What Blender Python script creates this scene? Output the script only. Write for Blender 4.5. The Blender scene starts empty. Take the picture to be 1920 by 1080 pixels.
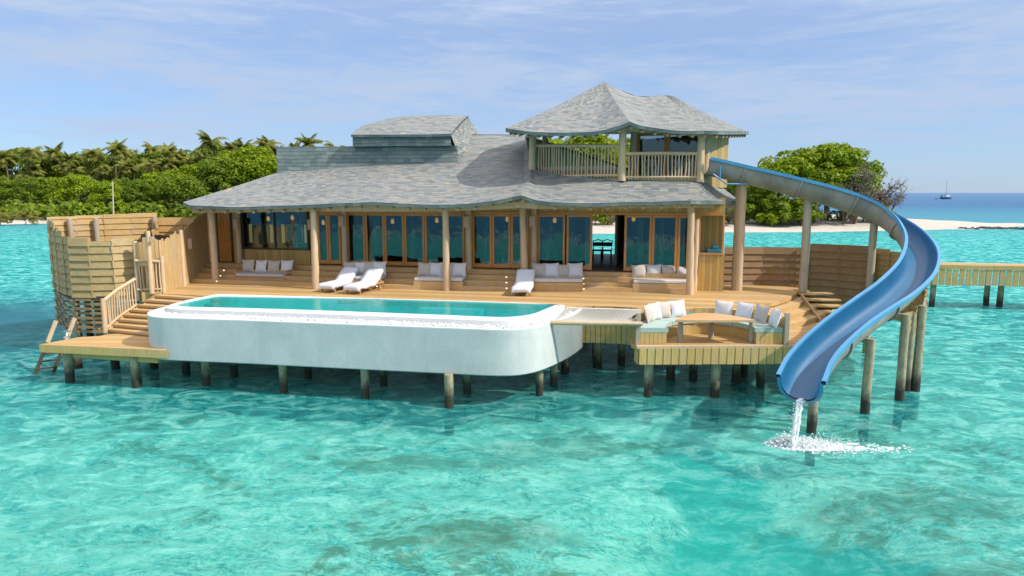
import bpy, bmesh, math, random
from mathutils import Vector, Matrix, noise
random.seed(7)
PI = math.pi
sc = bpy.context.scene
C = sc.collection

# ------------------------------------------------------------------ camera
FPX = 1280.0; CZ = 5.9; PITCH = math.atan2(179.0, FPX)
cam_d = bpy.data.cameras.new('camera'); cam = bpy.data.objects.new('camera', cam_d); C.objects.link(cam)
cam_d.sensor_width = 36; cam_d.lens = 36*FPX/1920; cam_d.clip_start = .1; cam_d.clip_end = 30000
cam.location = (0, 0, CZ); cam.rotation_euler = (PI/2 - PITCH, 0, 0)
sc.camera = cam
FW = Vector((0, math.cos(PITCH), -math.sin(PITCH))); UP = Vector((0, math.sin(PITCH), math.cos(PITCH))); RT = Vector((1, 0, 0))
CO = Vector((0, 0, CZ))

# ------------------------------------------------------------------ light
SUN = Vector((1.0, -.36, .90)).normalized()
sl = bpy.data.lights.new('sun', 'SUN'); sl.energy = 3.5; sl.angle = math.radians(1.2); sl.color = (1, .945, .86)
so = bpy.data.objects.new('sun', sl); C.objects.link(so)
so.rotation_euler = (-SUN).to_track_quat('-Z', 'Y').to_euler()
w = bpy.data.worlds.new('World'); sc.world = w; w.use_nodes = True
nt = w.node_tree; N = nt.nodes; L = nt.links
for n in list(N): N.remove(n)
out = N.new('ShaderNodeOutputWorld'); bg = N.new('ShaderNodeBackground'); L.new(bg.outputs[0], out.inputs[0])
bg.inputs[1].default_value = .1
sky = N.new('ShaderNodeTexSky'); sky.sky_type = 'NISHITA'; sky.sun_disc = False
sky.sun_elevation = math.asin(SUN.z); sky.sun_rotation = math.atan2(SUN.x, SUN.y)
sky.air_density = 1.0; sky.dust_density = .3; sky.ozone_density = 4.0
tc = N.new('ShaderNodeTexCoord')
mp = N.new('ShaderNodeMapping'); mp.inputs['Scale'].default_value = (1.6, 1.6, 11); mp.inputs['Rotation'].default_value = (0, math.radians(3), .4)
L.new(tc.outputs['Generated'], mp.inputs['Vector'])
n1 = N.new('ShaderNodeTexNoise'); n1.inputs['Scale'].default_value = 1.5; n1.inputs['Detail'].default_value = 7; n1.inputs['Roughness'].default_value = .6; n1.inputs['Distortion'].default_value = .5
L.new(mp.outputs[0], n1.inputs['Vector'])
n2 = N.new('ShaderNodeTexNoise'); n2.inputs['Scale'].default_value = 5.5; n2.inputs['Detail'].default_value = 6; n2.inputs['Roughness'].default_value = .65; n2.inputs['Distortion'].default_value = .8
L.new(mp.outputs[0], n2.inputs['Vector'])
ma = N.new('ShaderNodeMath'); ma.operation = 'MULTIPLY_ADD'; ma.inputs[1].default_value = .5; L.new(n2.outputs[0], ma.inputs[0]); L.new(n1.outputs[0], ma.inputs[2])
cr = N.new('ShaderNodeMapRange'); cr.interpolation_type = 'SMOOTHSTEP'
cr.inputs[1].default_value = .60; cr.inputs[2].default_value = .92; cr.inputs[3].default_value = .50; cr.inputs[4].default_value = .97
L.new(ma.outputs[0], cr.inputs[0])
mx = N.new('ShaderNodeMix'); mx.data_type = 'RGBA'; tn = N.new('ShaderNodeMix'); tn.data_type = 'RGBA'; tn.blend_type = 'MULTIPLY'; tn.inputs[0].default_value = 1; tn.inputs[7].default_value = (.62, .86, 1.12, 1); L.new(sky.outputs[0], tn.inputs[6])
L.new(cr.outputs[0], mx.inputs[0]); L.new(tn.outputs[2], mx.inputs[6])
sp = N.new('ShaderNodeSeparateXYZ'); L.new(tc.outputs['Generated'], sp.inputs[0])
zr = N.new('ShaderNodeMapRange'); zr.inputs[1].default_value = .2; zr.inputs[2].default_value = .8; zr.inputs[3].default_value = 0; zr.inputs[4].default_value = 1; L.new(sp.outputs[2], zr.inputs[0])
zc_ = N.new('ShaderNodeMix'); zc_.data_type = 'RGBA'; L.new(zr.outputs[0], zc_.inputs[0]); zc_.inputs[6].default_value = (3.7, 4.55, 6.1, 1); zc_.inputs[7].default_value = (12.5, 12.2, 12.2, 1); L.new(zc_.outputs[2], mx.inputs[7])
L.new(mx.outputs[2], bg.inputs[0])
sc.view_settings.view_transform = 'Standard'; sc.view_settings.look = 'None'; sc.view_settings.gamma = 1
sc.view_settings.exposure = .45
sc.render.engine = 'CYCLES'
sc.cycles.max_bounces = 8; sc.cycles.transparent_max_bounces = 24; sc.cycles.diffuse_bounces = 3; sc.cycles.glossy_bounces = 3
sc.cycles.caustics_reflective = False; sc.cycles.caustics_refractive = False; sc.cycles.use_denoising = True

# ------------------------------------------------------------------ pixel -> world helpers (source pixels 1920x1080)
def ray(px, py): return RT*(px-960)/FPX + UP*(540-py)/FPX + FW
def G(px, py, z):
    r = ray(px, py); t = (z-CZ)/r.z; return CO + r*t
def D(px, py, y):
    r = ray(px, py); t = y/r.y; return CO + r*t
FA = math.radians(-12.2)
FU_ = Vector((math.cos(FA), math.sin(FA), 0)); FB = Vector((-math.sin(FA), math.cos(FA), 0)); FO = Vector((-7.1, 28.4, 0))
def FP(u, d, z): return FO + FU_*u + FB*d + Vector((0, 0, z))
def F(px, py, d=0.0):
    """point where the ray meets the vertical plane d behind the facade, as (u, z)"""
    r = ray(px, py); t = ((FO + FB*d - CO).dot(FB))/r.dot(FB); p = CO + r*t
    return (p-FO).dot(FU_), p.z
def fu(px, d=0.0, z=4.0):
    py = 361
    for _ in range(4):
        u, zz = F(px, py, d); py += (zz-z)*45
    return F(px, py, d)[0]

# ------------------------------------------------------------------ materials
MATS = {}
def rgb(c): return (c[0], c[1], c[2], 1)
class NM:
    def __init__(s, name):
        s.m = bpy.data.materials.new(name); s.m.use_nodes = True; s.t = s.m.node_tree
        s.N = s.t.nodes; s.L = s.t.links; s.b = s.N['Principled BSDF']; s.o = s.N['Material Output']
        MATS[name] = s.m
    def n(s, typ, **k):
        x = s.N.new(typ)
        for a, v in k.items(): setattr(x, a, v)
        return x
    def l(s, a, b): s.L.new(a, b)
    def coords(s, kind='Object', scale=(1, 1, 1), rot=(0, 0, 0)):
        m = s.n('ShaderNodeMapping'); m.inputs['Scale'].default_value = scale; m.inputs['Rotation'].default_value = rot
        if kind == 'World': g = s.n('ShaderNodeNewGeometry'); s.l(g.outputs['Position'], m.inputs[0])
        else: t = s.n('ShaderNodeTexCoord'); s.l(t.outputs[kind], m.inputs[0])
        return m.outputs[0]
    def noise(s, vec, scale, detail=5, rough=.6, dist=0):
        x = s.n('ShaderNodeTexNoise'); s.l(vec, x.inputs['Vector'])
        x.inputs['Scale'].default_value = scale; x.inputs['Detail'].default_value = detail; x.inputs['Roughness'].default_value = rough; x.inputs['Distortion'].default_value = dist
        return x.outputs[0]
    def ramp(s, fac, stops):
        x = s.n('ShaderNodeValToRGB'); s.l(fac, x.inputs[0]); e = x.color_ramp.elements
        while len(e) < len(stops): e.new(.5)
        for i, (p, c) in enumerate(stops): e[i].position = p; e[i].color = rgb(c) if hasattr(c, '__len__') else (c, c, c, 1)
        return x.outputs[0]
    def mix(s, fac, a, b, mode='MIX'):
        x = s.n('ShaderNodeMix', data_type='RGBA', blend_type=mode)
        for i, v in ((0, fac), (6, a), (7, b)):
            if hasattr(v, 'is_output'): s.l(v, x.inputs[i])
            elif hasattr(v, '__len__'): x.inputs[i].default_value = rgb(v)
            else: x.inputs[i].default_value = v
        return x.outputs[2]
    def math(s, op, a, b=0.0, c=0.0):
        x = s.n('ShaderNodeMath', operation=op)
        for i, v in enumerate((a, b, c)):
            if hasattr(v, 'is_output'): s.l(v, x.inputs[i])
            else: x.inputs[i].default_value = v
        return x.outputs[0]
    def bump(s, h, strength=.3, dist=.02, target=None):
        x = s.n('ShaderNodeBump'); x.inputs['Strength'].default_value = strength; x.inputs['Distance'].default_value = dist
        s.l(h, x.inputs['Height'])
        if target is None: s.l(x.outputs[0], s.b.inputs['Normal'])
        return x.outputs[0]
    def rough(s, v): s.b.inputs['Roughness'].default_value = v
    def col(s, c): s.l(c, s.b.inputs['Base Color'])

def wood(name, c1, c2, rough=.7, scale=(3, 3, 3), boards=None, width=.14, groove=.08, kind='World'):
    """boards: axis along which boards repeat"""
    q = NM(name); v = q.coords(kind, scale)
    n = q.noise(v, 2.2, 6, .65, .4); c = q.ramp(n, [(.3, c1), (.7, c2)])
    vf = q.coords(kind); big = q.noise(vf, .35, 3, .5)
    c = q.mix(q.ramp(big, [(.35, .0), (.7, .45)]), c, tuple(x*.72 for x in c1))
    gy = sum(c2)/3; wv = q.noise(q.coords(kind, (1, 1, .5)), 1.1, 5, .7); c = q.mix(q.ramp(wv, [(.5, .0), (.72, .38)]), c, (gy*.95, gy*.9, gy*.8))
    if boards is not None:
        g = q.n('ShaderNodeVectorMath', operation='DOT_PRODUCT'); q.l(q.coords(kind), g.inputs[0]); g.inputs[1].default_value = boards
        s = q.math('DIVIDE', g.outputs['Value'], width); fl = q.math('FLOOR', s); fr = q.math('FRACT', s)
        wn = q.n('ShaderNodeTexWhiteNoise', noise_dimensions='1D'); q.l(fl, wn.inputs['W'])
        c = q.mix(q.math('MULTIPLY', wn.outputs['Value'], .6), c, tuple(x*.5 for x in c1))
        gm = q.math('LESS_THAN', fr, groove)
        c = q.mix(q.math('MULTIPLY', gm, .75), c, (.03, .02, .01))
        q.bump(q.math('SUBTRACT', 1.0, gm), .5, .01)
    else: q.bump(n, .25, .02)
    q.col(c); q.rough(rough); return q.m
UX = (FU_.x, FU_.y, 0); BX = (FB.x, FB.y, 0)
wood('deck', (.56, .335, .12), (.70, .46, .19), .7, (1, 6, 1), BX, .15, .07)
wood('deck_low', (.56, .335, .12), (.70, .46, .19), .7, (1, 6, 1), (0, 1, 0), .15, .07)
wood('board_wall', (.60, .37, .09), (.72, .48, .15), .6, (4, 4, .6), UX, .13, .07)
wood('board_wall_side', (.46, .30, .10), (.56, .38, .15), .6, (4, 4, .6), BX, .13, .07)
wood('fascia', (.50, .33, .10), (.66, .46, .19), .7, (5, 5, .8))
wood('step_wood', (.50, .31, .12), (.63, .42, .19), .7, (2, 6, 3))
wood('fence_wood', (.40, .25, .09), (.58, .38, .15), .75, (2, 2, 5))
wood('fence_grey', (.36, .25, .11), (.52, .37, .17), .8, (2, 2, 5))
wood('fence_brown', (.26, .15, .065), (.42, .26, .12), .75, (2, 2, 6))
wood('paling', (.44, .29, .12), (.60, .42, .20), .75, (5, 5, .7))
wood('log', (.52, .36, .20), (.68, .50, .32), .75, (7, 7, .8))
wood('log_grey', (.34, .28, .20), (.50, .43, .33), .85, (7, 7, .8))
wood('door_wood', (.52, .20, .035), (.66, .30, .07), .4, (8, 8, .8))
wood('door_dark', (.22, .095, .03), (.30, .14, .045), .45, (8, 8, .8))
wood('teak', (.42, .22, .09), (.56, .33, .16), .5, (3, 3, 3), None, kind='Object')
wood('table_wood', (.60, .33, .14), (.72, .44, .21), .45, (2, 8, 2))
wood('rafter', (.33, .22, .12), (.48, .34, .2), .8, (5, 5, 5))
wood('dark_wood', (.05, .035, .025), (.09, .06, .04), .6)

def pilemat():
    q = NM('pile'); v = q.coords('World', (5, 5, 2)); n = q.noise(v, 2.0, 6, .7)
    c = q.ramp(n, [(.3, (.20, .18, .11)), (.7, (.46, .40, .27))])
    g = q.n('ShaderNodeNewGeometry'); s = q.n('ShaderNodeSeparateXYZ'); q.l(g.outputs['Position'], s.inputs[0])
    z = q.math('ADD', s.outputs[2], q.math('MULTIPLY', q.noise(q.coords('World'), 6, 4), .6))
    c = q.mix(q.ramp(q.math('MULTIPLY', z, .5), [(.30, 1.0), (.52, .0)]), c, (.03, .028, .018))
    q.col(c); q.rough(.8); q.bump(n, .5, .03)
pilemat()
def shingle(name, tones, rowh=.13, bw=.30):
    q = NM(name); uv = q.n('ShaderNodeUVMap'); uv.uv_map = 'UVMap'
    sx = q.n('ShaderNodeSeparateXYZ'); q.l(uv.outputs[0], sx.inputs[0])
    wob = q.math('MULTIPLY', q.math('SUBTRACT', q.noise(uv.outputs[0], .8, 3), .5), .14)
    rv = q.math('DIVIDE', q.math('ADD', sx.outputs[1], wob), rowh); row = q.math('FLOOR', rv); fr = q.math('FRACT', rv)
    wr = q.n('ShaderNodeTexWhiteNoise', noise_dimensions='1D'); q.l(row, wr.inputs['W'])
    cu = q.math('ADD', q.math('DIVIDE', sx.outputs[0], bw), q.math('MULTIPLY', wr.outputs['Value'], 7.0)); col = q.math('FLOOR', cu); cf = q.math('FRACT', cu)
    cx = q.n('ShaderNodeCombineXYZ'); q.l(col, cx.inputs[0]); q.l(row, cx.inputs[1])
    wn = q.n('ShaderNodeTexWhiteNoise', noise_dimensions='2D'); q.l(cx.outputs[0], wn.inputs['Vector'])
    c = q.ramp(wn.outputs['Value'], tones)
    mv = q.n('ShaderNodeMapping'); mv.inputs['Scale'].default_value = (1.0, 4.5, 1); q.l(uv.outputs[0], mv.inputs[0])
    n2 = q.noise(mv.outputs[0], .9, 5, .7); c = q.mix(q.ramp(n2, [(.54, .0), (.70, .4)]), c, (.38, .33, .27))
    n3 = q.noise(mv.outputs[0], 1.3, 4, .7, 1); c = q.mix(q.ramp(n3, [(.54, .0), (.70, .55)]), c, (.15, .19, .24))
    n4 = q.noise(uv.outputs[0], .45, 4, .6); c = q.mix(q.ramp(n4, [(.45, .0), (.7, .35)]), c, (.30, .30, .275))
    edge = q.math('MAXIMUM', q.math('MULTIPLY', q.math('LESS_THAN', fr, .14), .55), q.math('MULTIPLY', q.math('LESS_THAN', cf, .06), .3))
    c = q.mix(edge, c, (.05, .055, .06))
    h = q.math('ADD', q.math('SUBTRACT', 1.0, fr), q.math('MULTIPLY', wn.outputs['Value'], .9))
    q.bump(h, .8, .04); q.col(c); q.rough(.75)
shingle('shingle', [(.0, (.13, .15, .15)), (.3, (.20, .22, .215)), (.6, (.265, .275, .265)), (.82, (.35, .31, .25)), (.93, (.17, .21, .24)), (1.0, (.30, .31, .30))], .125, .27)
shingle('shingle_green', [(.0, (.10, .15, .145)), (.4, (.14, .19, .18)), (.7, (.17, .22, .205)), (.9, (.23, .27, .24)), (1.0, (.12, .18, .19))], .16)

def simple(name, c, rough=.6, var=.15, scale=4, bump=0.0, bd=.01, metal=0, spec=None, kind='World'):
    q = NM(name); v = q.coords(kind); n = q.noise(v, scale, 5, .6)
    q.col(q.ramp(n, [(.3, tuple(x*(1-var) for x in c)), (.7, tuple(min(1, x*(1+var)) for x in c))]))
    q.rough(rough); q.b.inputs['Metallic'].default_value = metal
    if spec is not None: q.b.inputs['Specular IOR Level'].default_value = spec
    if bump: q.bump(n, bump, bd)
    return q.m
simple('stone_white', (.72, .73, .72), .6, .04, 3)
simple('pebble', (.74, .74, .72), .6, .1, 9)
simple('cushion_grey', (.46, .43, .41), .9, .06, 12, .2)
simple('cushion_white', (.66, .65, .67), .9, .04, 12, .2)
simple('cushion_beige', (.50, .44, .38), .9, .06, 12, .2)
simple('cushion_pale', (.60, .57, .55), .9, .06, 12, .2)
simple('cushion_mint', (.36, .46, .41), .9, .08, 12, .2)
simple('towel', (.70, .71, .75), .95, .04, 14, .5, .02, kind='Object')
simple('towel_blue', (.04, .22, .30), .95, .1, 14, .4)
simple('sconce', (.52, .36, .24), .6, .1, 12)
simple('metal_dark', (.05, .05, .055), .45, .1, 6)
simple('metal', (.5, .5, .5), .3, .1, 6, metal=1)
simple('room_dark', (.10, .085, .07), .8, .2, 2)
simple('room_wall', (.34, .29, .22), .8, .1, 2)
simple('room_floor', (.16, .10, .06), .5, .2, 2)
simple('curtain', (.60, .58, .52), .9, .15, 2)
simple('mirror_board', (.45, .45, .38), .35, .1, 4)
simple('mirror_frame', (.80, .72, .52), .6, .1, 4)
simple('rope', (.62, .60, .56), .9, .1, 5)
simple('rock', (.07, .065, .06), .9, .3, 1, .5, .1)
simple('hull_blue', (.03, .10, .18), .4, .1, 1)
simple('boat_white', (.75, .76, .78), .5, .05, 1)
simple('dryfrond', (.34, .22, .09), .8, .2, 3)
simple('pool_tile', (.45, .80, .78), .5, .1, 3)
simple('clothes', (.16, .25, .42), .8, .1, 3)
q = NM('plaster'); v = q.coords('World'); n = q.noise(v, 1.1, 6, .65, .3); nf = q.noise(v, 25, 3, .6)
vs = q.coords('World', (2.2, 2.2, .25)); st = q.noise(vs, 1.6, 5, .7)
c = q.ramp(n, [(.3, (.50, .52, .51)), (.7, (.63, .64, .62))]); c = q.mix(q.ramp(st, [(.5, .0), (.75, .3)]), c, (.33, .38, .38))
c = q.mix(q.ramp(nf, [(.4, .0), (.65, .35)]), c, (.40, .43, .43)); q.col(c); q.rough(.75); q.bump(nf, .4, .012)

def emis(name, c, e):
    q = NM(name); q.b.inputs['Base Color'].default_value = rgb(c); q.b.inputs['Emission Color'].default_value = rgb(c)
    n = q.noise(q.coords('Object'), 20, 2); q.l(q.math('MULTIPLY_ADD', n, .3*e, .85*e), q.b.inputs['Emission Strength'])
emis('lamp_glow', (1, .38, .07), 1.0); emis('shade', (1, .68, .32), .3); emis('step_glow', (1, .8, .5), 1.5)

def slidemat(name, c1, c2, rough, coat):
    q = NM(name); n = q.noise(q.coords('World'), 1.3, 5, .6); nf = q.noise(q.coords('World'), 22, 3, .6)
    c = q.ramp(n, [(.3, c1), (.7, c2)]); q.col(c); q.rough(rough); q.b.inputs['Coat Weight'].default_value = coat; q.b.inputs['Coat Roughness'].default_value = .22
    q.bump(nf, .12, .006)
slidemat('slide_blue', (.004, .095, .21), (.008, .12, .25), .38, .3)
slidemat('slide_lip', (.04, .24, .46), (.06, .28, .50), .3, .5)
slidemat('slide_shell', (.17, .16, .14), (.34, .32, .28), .7, 0)

def glassmat():
    q = NM('window_glass'); nt = q.t
    tr = q.n('ShaderNodeBsdfTransparent'); tr.inputs[0].default_value = (.55, .66, .68, 1)
    gl = q.n('ShaderNodeBsdfGlossy'); gl.inputs['Roughness'].default_value = .03; gl.inputs[0].default_value = (.66, .74, .72, 1)
    n = q.noise(q.coords('World', (1, 1, .6)), 1.6, 3, .5); b = q.bump(n, .3, .05, target=1); q.l(b, gl.inputs['Normal'])
    fr = q.n('ShaderNodeFresnel'); fr.inputs[0].default_value = 1.5
    f = q.math('MULTIPLY_ADD', fr.outputs[0], 1.0, .06)
    m = q.n('ShaderNodeMixShader'); q.l(f, m.inputs[0]); q.l(tr.outputs[0], m.inputs[1]); q.l(gl.outputs[0], m.inputs[2]); q.l(m.outputs[0], q.o.inputs[0])
glassmat()

def leafmat(name, c1, c2, c3, trans=.35):
    q = NM(name); g = q.n('ShaderNodeNewGeometry'); oi = q.n('ShaderNodeObjectInfo')
    c = q.ramp(g.outputs['Random Per Island'], [(.0, c1), (.55, c2), (1, c3)])
    c = q.mix(q.math('MULTIPLY', oi.outputs['Random'], .35), c, c1)
    q.col(c); q.rough(.6); q.b.inputs['Specular IOR Level'].default_value = .25
    t = q.n('ShaderNodeBsdfTranslucent'); q.l(c, t.inputs[0]); m = q.n('ShaderNodeMixShader'); m.inputs[0].default_value = trans
    q.l(q.b.outputs[0], m.inputs[1]); q.l(t.outputs[0], m.inputs[2]); q.l(m.outputs[0], q.o.inputs[0])
leafmat('leaf_bright', (.14, .21, .006), (.25, .34, .008), (.40, .49, .012), .45)
leafmat('leaf_mid', (.09, .15, .010), (.18, .26, .014), (.32, .39, .025), .45)
leafmat('leaf_palm', (.12, .15, .02), (.24, .27, .04), (.45, .38, .11), .45)
leafmat('leaf_yellow', (.25, .22, .04), (.32, .25, .05), (.12, .18, .03))
leafmat('twig', (.14, .11, .085), (.21, .17, .135), (.26, .21, .16), .1)
simple('bark', (.16, .12, .08), .9, .25, 3, .5, .05)

def watermat():
    q = NM('sea'); W = q.coords('World')
    n_a = q.noise(q.coords('World', (.8, 1.6, 1), (0, 0, .3)), 1.1, 7, .66, .8)
    n_b = q.noise(q.coords('World', (.9, 2.0, 1), (0, 0, -.35)), 5.5, 5, .7, .8)
    n_c = q.noise(W, .25, 3, .5)
    h = q.math('ADD', q.math('MULTIPLY', n_a, .75), q.math('MULTIPLY', n_b, .5))
    bp = q.bump(h, .8, .35, target=1)
    # depth tone: shallow turquoise near, deeper blue beyond the reef and on the left
    s = q.n('ShaderNodeSeparateXYZ'); q.l(W, s.inputs[0])
    yy = q.math('ADD', s.outputs[1], q.math('MULTIPLY', q.noise(W, .02, 3), 30))
    far = q.math('MAXIMUM', q.ramp(q.math('DIVIDE', yy, 400.0), [(.30, 0.0), (.55, .45), (.80, 1.0)]), q.ramp(q.math('DIVIDE', s.outputs[1], -100.0), [(.28, .0), (.36, .8)]))
    patch = q.ramp(q.noise(q.coords('World', (1, 1.5, 1), (0, 0, .2)), 1.0, 8, .72, 1.2), [(.40, (.003, .22, .24)), (.5, (.018, .43, .41)), (.60, (.24, .72, .66))])
    lf = q.math('MULTIPLY', q.math('SUBTRACT', -13.0, s.outputs[0]), .1)
    yl = q.math('SUBTRACT', q.math('ADD', .7, q.math('MULTIPLY', n_c, .7)), q.math('ABSOLUTE', q.math('DIVIDE', q.math('SUBTRACT', s.outputs[1], 30.0), 11.0)))
    lm = q.ramp(q.math('MULTIPLY', q.math('MINIMUM', q.math('MAXIMUM', lf, 0.0), 1.0), q.math('MAXIMUM', yl, 0.0)), [(.0, .0), (.75, .95)])
    mid = q.ramp(q.math('DIVIDE', s.outputs[1], 400.0), [(.22, 0.0), (.36, .8)]); c = q.mix(mid, patch, (.07, .28, .37)); c = q.mix(far, c, (.03, .14, .30)); c = q.mix(lm, c, (.006, .10, .19))
    df = q.n('ShaderNodeBsdfDiffuse'); q.l(c, df.inputs[0]); q.l(bp, df.inputs['Normal'])
    tr = q.n('ShaderNodeBsdfTransparent'); tr.inputs[0].default_value = (.59, .96, .91, 1)
    m1 = q.n('ShaderNodeMixShader'); q.l(tr.outputs[0], m1.inputs[1]); q.l(df.outputs[0], m1.inputs[2])
    lw = q.n('ShaderNodeLayerWeight'); lw.inputs[0].default_value = .5
    op = q.math('MULTIPLY', q.math('POWER', lw.outputs['Facing'], 2.3), 1.25)
    q.l(q.math('MINIMUM', q.math('MAXIMUM', q.math('MAXIMUM', far, q.math('MULTIPLY', lm, .9)), op), 1.0), m1.inputs[0])
    gl = q.n('ShaderNodeBsdfGlossy'); gl.inputs['Roughness'].default_value = .22; q.l(bp, gl.inputs['Normal'])
    fr = q.n('ShaderNodeFresnel'); fr.inputs[0].default_value = 1.33; q.l(bp, fr.inputs['Normal'])
    m2 = q.n('ShaderNodeMixShader'); q.l(q.math('MINIMUM', q.math('MULTIPLY', fr.outputs[0], .6), .45), m2.inputs[0]); q.l(m1.outputs[0], m2.inputs[1]); q.l(gl.outputs[0], m2.inputs[2])
    q.l(m2.outputs[0], q.o.inputs[0])
watermat()
def bedmat():
    q = NM('seabed'); W = q.coords('World'); Ws = q.coords('World', (1, 1.5, 1), (0, 0, .25))
    n = q.noise(Ws, .35, 7, .68, .8); n2 = q.noise(Ws, 2.4, 7, .74, 1.8); n3 = q.noise(W, .16, 4, .6, .4)
    c = q.ramp(n, [(.34, (.03, .34, .33)), (.44, (.14, .60, .56)), (.54, (.42, .80, .72)), (.64, (.74, .93, .80))])
    c = q.mix(q.ramp(n2, [(.47, 0.0), (.58, .95)]), c, (.84, .96, .84))
    c = q.mix(q.ramp(n2, [(.36, .85), (.45, 0.0)]), c, (.03, .36, .36))
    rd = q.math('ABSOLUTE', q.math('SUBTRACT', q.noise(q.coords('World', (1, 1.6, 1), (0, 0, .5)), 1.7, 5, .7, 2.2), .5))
    c = q.mix(q.ramp(rd, [(.0, .75), (.035, .0)]), c, (.95, .97, .88))  # thin bright network: sunlight caustics painted into the seabed colour
    cor = q.ramp(q.math('MULTIPLY', n3, q.noise(Ws, 1.1, 6, .75, 1)), [(.270, 0.0), (.32, .8)])
    c = q.mix(cor, c, (.24, .25, .12))
    g = q.n('ShaderNodeSeparateXYZ'); q.l(W, g.inputs[0])
    # deep sandy hole off the slide, with less coral
    def ell(cx, cy, rx, ry):
        dx = q.math('DIVIDE', q.math('SUBTRACT', g.outputs[0], cx), rx); dy = q.math('DIVIDE', q.math('SUBTRACT', g.outputs[1], cy), ry)
        d = q.math('ADD', q.math('MULTIPLY', dx, dx), q.math('MULTIPLY', dy, dy))
        return q.math('ADD', d, q.math('MULTIPLY', q.math('SUBTRACT', q.noise(W, .8, 4), .5), 1.5))
    for e, w_ in (((5.0, 12.3, 2.7, 1.9), .92), ((4.6, 15.3, 1.5, 1.9), .85), ((6.4, 11.6, 1.6, .8), .9)):
        m = q.ramp(ell(*e), [(.55, 1.0), (.95, 0.0)]); c = q.mix(q.math('MULTIPLY', m, w_), c, (.0, .50, .45))
    for e in ((.9, 17.2, 2.6, .8), (-2.0, 16.3, 3.0, .6), (9.3, 14.2, 3.0, 1.0), (6.0, 10.3, 1.7, .55), (-.3, 12.6, 2.0, .7), (8.3, 11.2, 1.6, .5)):
        m = q.ramp(ell(*e), [(.3, 1.0), (1.1, 0.0)]); c = q.mix(q.math('MULTIPLY', m, q.ramp(n2, [(.38, .15), (.58, .85)])), c, (.30, .24, .11))
    q.col(c); q.rough(.9); q.bump(n2, .5, .15)
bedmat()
q = NM('sand'); v = q.coords('World'); n = q.noise(v, .6, 6, .6)
q.col(q.ramp(n, [(.3, (.46, .41, .34)), (.7, (.56, .51, .44))])); q.rough(.95); q.bump(n, .4, .2)
q = NM('undergrowth'); v = q.coords('World'); n = q.noise(v, .8, 6, .7)
q.col(q.ramp(n, [(.3, (.02, .04, .008)), (.7, (.05, .08, .015))])); q.rough(.95); q.bump(n, .8, .4)
q = NM('pool_water')
tr = q.n('ShaderNodeBsdfTransparent'); tr.inputs[0].default_value = (.22, .82, .80, 1)
df = q.n('ShaderNodeBsdfDiffuse'); df.inputs[0].default_value = (.03, .60, .60, 1)
bp = q.bump(q.noise(q.coords('World', (1, 2, 1)), 3.0, 4, .55), .3, .04, target=1)
m1 = q.n('ShaderNodeMixShader'); m1.inputs[0].default_value = .35; q.l(tr.outputs[0], m1.inputs[1]); q.l(df.outputs[0], m1.inputs[2])
gl = q.n('ShaderNodeBsdfGlossy'); gl.inputs['Roughness'].default_value = .05; q.l(bp, gl.inputs['Normal'])
fr = q.n('ShaderNodeFresnel'); fr.inputs[0].default_value = 1.33; q.l(bp, fr.inputs['Normal'])
m2 = q.n('ShaderNodeMixShader'); q.l(q.math('MINIMUM', fr.outputs[0], .3), m2.inputs[0]); q.l(m1.outputs[0], m2.inputs[1]); q.l(gl.outputs[0], m2.inputs[2]); q.l(m2.outputs[0], q.o.inputs[0])
q = NM('foam'); n = q.noise(q.coords('World', (3, 3, 3)), 2.0, 6, .8, 1); q.b.inputs['Base Color'].default_value = (.9, .95, .96, 1); q.rough(.5)
q.l(q.ramp(n, [(.38, .15), (.56, .95)]), q.b.inputs['Alpha'])
q = NM('net_rope'); q.b.inputs['Base Color'].default_value = (.46, .44, .39, 1); q.rough(.9); q.bump(q.noise(q.coords('World'), 60, 2), .3, .003)

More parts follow.
